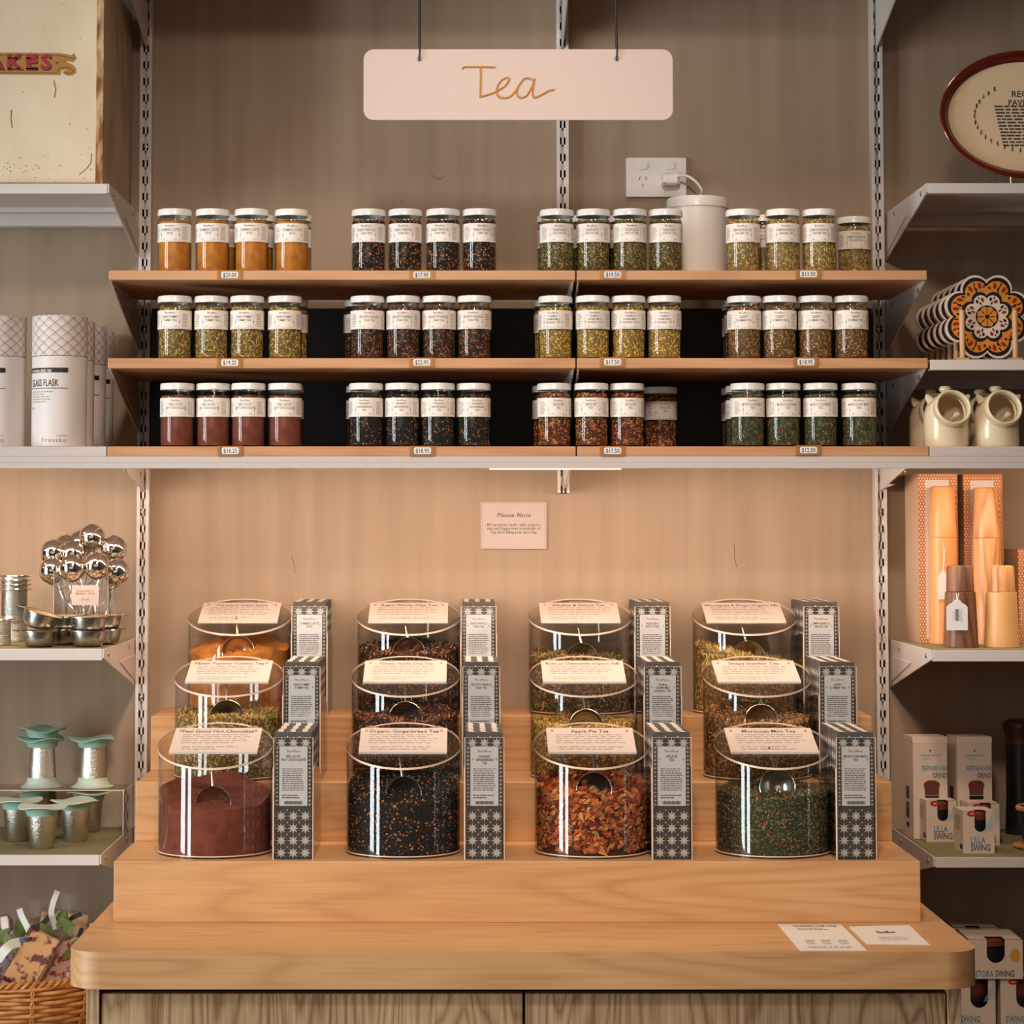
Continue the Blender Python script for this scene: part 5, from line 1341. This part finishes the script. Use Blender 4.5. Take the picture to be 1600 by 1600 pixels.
gift_box(1591, 1640, 858, -.166, .070, .110, 'short orange dotted gift box at the picture edge')

# ------------------------------------------------------------------ cardboard mill boxes
mat('carton_white', (214, 194, 176), .65); mat('txt_blue', (58, 136, 160), .6); mat('txt_navy', (62, 62, 96), .6); mat('txt_teal', (70, 120, 126), .6); mat('sticker_red', (178, 34, 30), .5)
mat('art_brown', (112, 50, 28), .6); mat('art_streak', (60, 24, 16), .6); mat('art_blue', (150, 182, 192), .6); mat('art_yellow', (206, 150, 52), .6); mat('mill_black', (24, 26, 30), .35)
def window_box(w_, d_, h_, label, lines_, tall=False, wx=.55, wtop=.16, ww=.36, wh=.50, sticker=True, art='feather', tx=.5):
    """carton whose front and top are cut away in a rounded window with a dark mill inside"""
    t = thing('mill_box', label, 'box')
    hw_ = w_/2
    bm = MB()
    # front wall with a U-shaped window open at the top
    x0, x1 = -hw_+w_*(wx-ww/2), -hw_+w_*(wx+ww/2); r0 = (x1-x0)/2; zc_ = h_-h_*wh+r0; y0 = -d_/2
    left = [(-hw_, 0), (-hw_, h_), (x0, h_), (x0, zc_)]+[((x0+x1)/2-r0*math.cos(R_(90*j/6)), zc_-r0*math.sin(R_(90*j/6))) for j in range(1, 7)]+[((x0+x1)/2, 0)]
    right = [((x0+x1)/2, 0)]+[((x0+x1)/2+r0*math.sin(R_(90*j/6)), zc_-r0*math.cos(R_(90*j/6))) for j in range(0, 7)]+[(x1, h_), (hw_, h_), (hw_, 0)]
    for q in (left, right): bm.prism(q[::-1], lambda u, v: (u, y0, v), lambda u, v: (u, y0+.001, v))
    bm.build('front_panel', 'carton_white', t)
    s2 = MB(); s2.box(-hw_, -hw_+.001, y0+.001, d_/2, 0, h_); s2.box(hw_-.001, hw_, y0+.001, d_/2, 0, h_); s2.box(-hw_, hw_, d_/2-.001, d_/2, 0, h_); s2.box(-hw_, hw_, y0+.001, d_/2, 0, .001)
    s2.build('carton', 'carton_white', t)
    tp_ = MB(); dw = d_*.30
    tp_.box(-hw_, x0, y0, y0+dw, h_-.001, h_); tp_.box(x1, hw_, y0, y0+dw, h_-.001, h_); tp_.box(-hw_, hw_, y0+dw, d_/2, h_-.001, h_)
    tp_.build('top_panel', 'carton_white', t)
    ml = MB(); rr_ = min(w_, d_)*.36
    ml.lathe([(0, .001), (rr_, .001), (rr_, h_*.70), (rr_*.9, h_*.72), (rr_*1.02, h_*.76), (rr_*1.02, h_*.90), (rr_*.7, h_-.004), (0, h_-.003)], 24, c=((x0+x1)/2*.6, 0, 0))
    ml.m = [(1 if i % 7 >= 3 else 0) for i in range(len(ml.m))]
    ml.build('boxed_mill', ['mill_black', 'art_brown'], t)
    p = MB(); T = lambda u, z: front(u, y0-.0003, z)
    for s_, z, sz, m_, ux in lines_: p.text(s_, sz, T(-hw_+w_*ux, z*h_), m_, .018, .66, res=2, align='LEFT')
    if sticker:
        p.flat([(.0085*math.cos(a), .0050*math.sin(a)) for a in [2*math.pi*j/16 for j in range(16)]], T(x0-.005, h_-.0055), 2)
        p.flat([(.0040*math.cos(a), .0009*math.sin(a)) for a in [2*math.pi*j/8 for j in range(8)]], front(x0-.005, y0-.0005, h_-.0055), 5)
    if art == 'feather':
        for j in range(9):
            z = h_-.004-j*.0035; p.flat([(hw_-.002-.003*j*.6-.004, z-.006), (hw_-.0015, z), (hw_-.0015, z-.0012), (hw_-.003-.003*j*.6-.003, z-.0075)], T(0, 0), 4)
    if art == 'lemon':
        MB().flat([(.0085*math.cos(a)-(.003 if abs(a-math.pi) < .3 else 0), .0120*math.sin(a)) for a in [2*math.pi*j/16 for j in range(16)]], T(hw_-.0125, h_*.60)).build('lemon_picture', 'art_yellow', t)
    # side print blocks
    for z in (.10, .16): p.box(-hw_-.0004, -hw_, -d_*.42, -d_*.18, z*h_, z*h_+h_*.045, 6)
    p.lines(d_*.6, h_*.35, 7, lambda u, v: (-hw_-.0003, -u, h_*.85+v), 6, 5, .3)
    if lines_: p.build('print', ['txt_blue', 'txt_navy', 'sticker_red', 'art_yellow', 'art_blue', 'paper', 'ink'], t)
    return t
zB = Z_BR+.0008
def tall_box(label):
    w_, d_, h_ = .0640, .070, .186
    t = thing('grinder_box', label, 'box'); hw_ = w_/2; y0 = -d_/2
    bev(MB().box(-hw_, hw_, -d_/2, d_/2, 0, h_-.010).build('carton', 'carton_white', t), .0006)
    MB().prism([(y0-.0004, h_-.011), (y0+.001, h_), (d_/2, h_-.001), (d_/2, h_-.010), (y0+.001, h_-.010)], lambda y, z: (-hw_-.0005, y, z), lambda y, z: (hw_+.0005, y, z)).build('folded_lid', 'carton_white', t)
    p = MB(); T = lambda u, z: front(u, y0-.0004, z)
    p.flat([(-.0022, .001), (0, -.003), (.0012, 0), (.0024, .001), (.0005, .0022)], T(0, 0.1605), 6)
    p.text('SKEPPSHULT', .0064, T(.0005, 0.1495), 6, -.005, .95, res=1, space=1.1); p.lines(.026, .004, 2, T(0, 0.1465), 6, 2, .2, .5)
    p.text('PEPPARKVAR', .0142, T(hw_-.0003, 0.1235), 0, .008, .57, align='RIGHT')
    p.text('GRIND', .0140, T(hw_-.0004, 0.1105), 1, .008, .64, align='RIGHT')
    cap = [(-.013, 0), (.013, 0), (.0135, .012), (.0155, .019), (.0125, .024), (.006, .027), (-.006, .027), (-.0125, .024), (-.0155, .019), (-.0135, .012)]
    p.flat(cap, T(.0025, 0.0795), 3)
    for j in range(7): x = -.011+j*.0036; p.flat([(x, .001), (x+.0007, .001), (x+.001, .024), (x, .024)], front(.0025, y0-.0006, 0.0795), 4)
    p.flat([(-.0135, -.0055), (.0135, -.0055), (.013, -.001), (-.013, -.001)], T(.0025, 0.0795), 5)
    p.flat([(-.0125, -.070), (.0125, -.070), (.0125, -.0055), (-.0125, -.0055)], T(.0025, 0.0795), 5)
    for z, hh_ in ((.070, .022), (.055, .008), (.035, .018), (.018, .008)): p.box(-hw_-.0005, -hw_, -d_*.05, d_*.25, z, z+hh_, 6)
    p.build('print', ['txt_blue', 'txt_navy', 'sticker_red', 'art_brown', 'art_streak', 'mill_black', 'ink'], t)
    return t
def seat(o, px, py, zb_, rz=0.0, d_=.06):
    x, y, _ = PZ(px, py, zb_); o.location = (x, y+d_/2, zb_); o.rotation_euler = (0, 0, rz); return o
ta = tall_box('tall white grinder carton nearest the slotted upright')
ta.location = (X(1452.5, 1250, -.175), -.175+.035, zB); ta.rotation_euler = (0, 0, R_(3))
dup(ta, (X(1522, 1250, -.175), -.175+.035, zB), R_(3), 'tall white grinder carton next to the dark mill')
LS = [('LILLA', .235, .0165, 0, .24), ('SWING', .06, .0165, 1, .24)]
wb = window_box(.0560, .060, .0745, 'small windowed carton standing foremost on the olive shelf', LS)
seat(wb, 1525.5, 1332, zB, R_(4))
dup(wb, PZ(1467, 1314, zB), R_(5), 'small windowed carton leaning by the tall grinder cartons'); 
o2 = [o for o in C.objects if o.get('label') == 'small windowed carton leaning by the tall grinder cartons'][0]; o2.location.y += .018
o3 = dup(wb, PZ(1536, 1315, zB), R_(2), 'small windowed carton half hidden behind the foremost one'); o3.location = (X(1537, 1315, -.262), -.262+.03, zB)
wb.location.y -= .012
wood('dark_cap', (84, 46, 30), (44, 24, 18), 'Z', .3, 6, .4)
dm = thing('pepper_mill', 'tall black iron mill with a dark rounded wooden head', 'pepper mill', (X(1593, 1240, -.10), -.10, zB))
k = S(-.10)
MB().lathe([(0, 0), (.0265, 0), (.0270, .002), (.0245, .06), (.0240, (1300-1162)*k)], 36).build('iron_body', 'mill_black', dm)
zh = (1300-1162)*k
MB().lathe([(.0245, zh), (.0250, zh+.004), (.0235, zh+.012), (.0285, zh+.026), (.0300, zh+.034), (.0270, zh+.042), (.018, zh+.0465), (0, zh+.047)], 36).build('wooden_head', 'dark_cap', dm)
bw = thing('iron_mortar', 'squat black iron mortar with a wooden rim at the picture edge', 'mortar', (X(1624, 1315, -.30), -.30, zB+.006))
MB().lathe([(0, 0), (.024, 0), (.030, .012), (.036, .045), (.038, .062), (.034, .062), (.028, .012), (0, .01)], 40).build('iron_bowl', 'mill_black', bw)
MB().lathe([(.034, .061), (.040, .062), (.041, .067), (.038, .070), (.033, .068)], 40).build('wooden_rim', 'mill_olive', bw)
tray = thing('wooden_tray', 'low wooden tray under the iron mortar', 'tray', (X(1640, 1322, -.30), -.30, zB))
MB().lathe([(0, 0), (.060, 0), (.064, .004), (.064, .0058), (0, .0058)], 40).build('tray_disc', 'mill_olive', tray)
# stack under the lowest shelf: wide carton on two tall window cartons
k = S(-.36)
hB = Z(1523, -.36)-Z_BASE
SWK = [('SWING', .42, .0150, 0, .23), ('KRYDDKVARN', .355, .0150, 6, .23)]
b1 = window_box(.0700, .072, hB, 'tall windowed carton of the lower stack, hidden by the counter corner', [('SWING', .375, .0165, 0, .23-.11), ('KRYDDKVARN', .28, .0128, 6, .05)], wx=.60, ww=.44, wh=.42, sticker=False)
b1.location = (X(1526, 1560, -.40)-.0015, -.36, Z_BASE); 
b2 = window_box(.0700, .072, hB, 'tall windowed carton of the lower stack with a red sticker', [('SWING', .375, .0165, 0, .12), ('KRYDDKVARN', .28, .0128, 6, .06)], wx=.62, ww=.46, wh=.42)
b2.location = (X(1594, 1560, -.40)+.002, -.36, Z_BASE)
sb = window_box(.0945, .110, Z(1461, -.40)-Z(1523, -.40), 'wide lemon-printed carton lying across the lower stack', [('STORA', .055, .0150, 0, .13), ('SWING', .060, .0152, 1, .50)], wx=.51, ww=.33, wh=.60, sticker=False, art='lemon')
sb.location = (X(1556, 1490, -.40), -.40+.055, Z_BASE+hB+.0003); sb.rotation_euler = (0, 0, R_(-1))
b4 = window_box(.0800, .080, hB+.062, 'shadowed carton at the back of the lower stack', [], wx=.45, ww=.34, wh=.2, sticker=False, art='')
b4.location = (X(1520, 1440, -.22), -.20, Z_BASE)
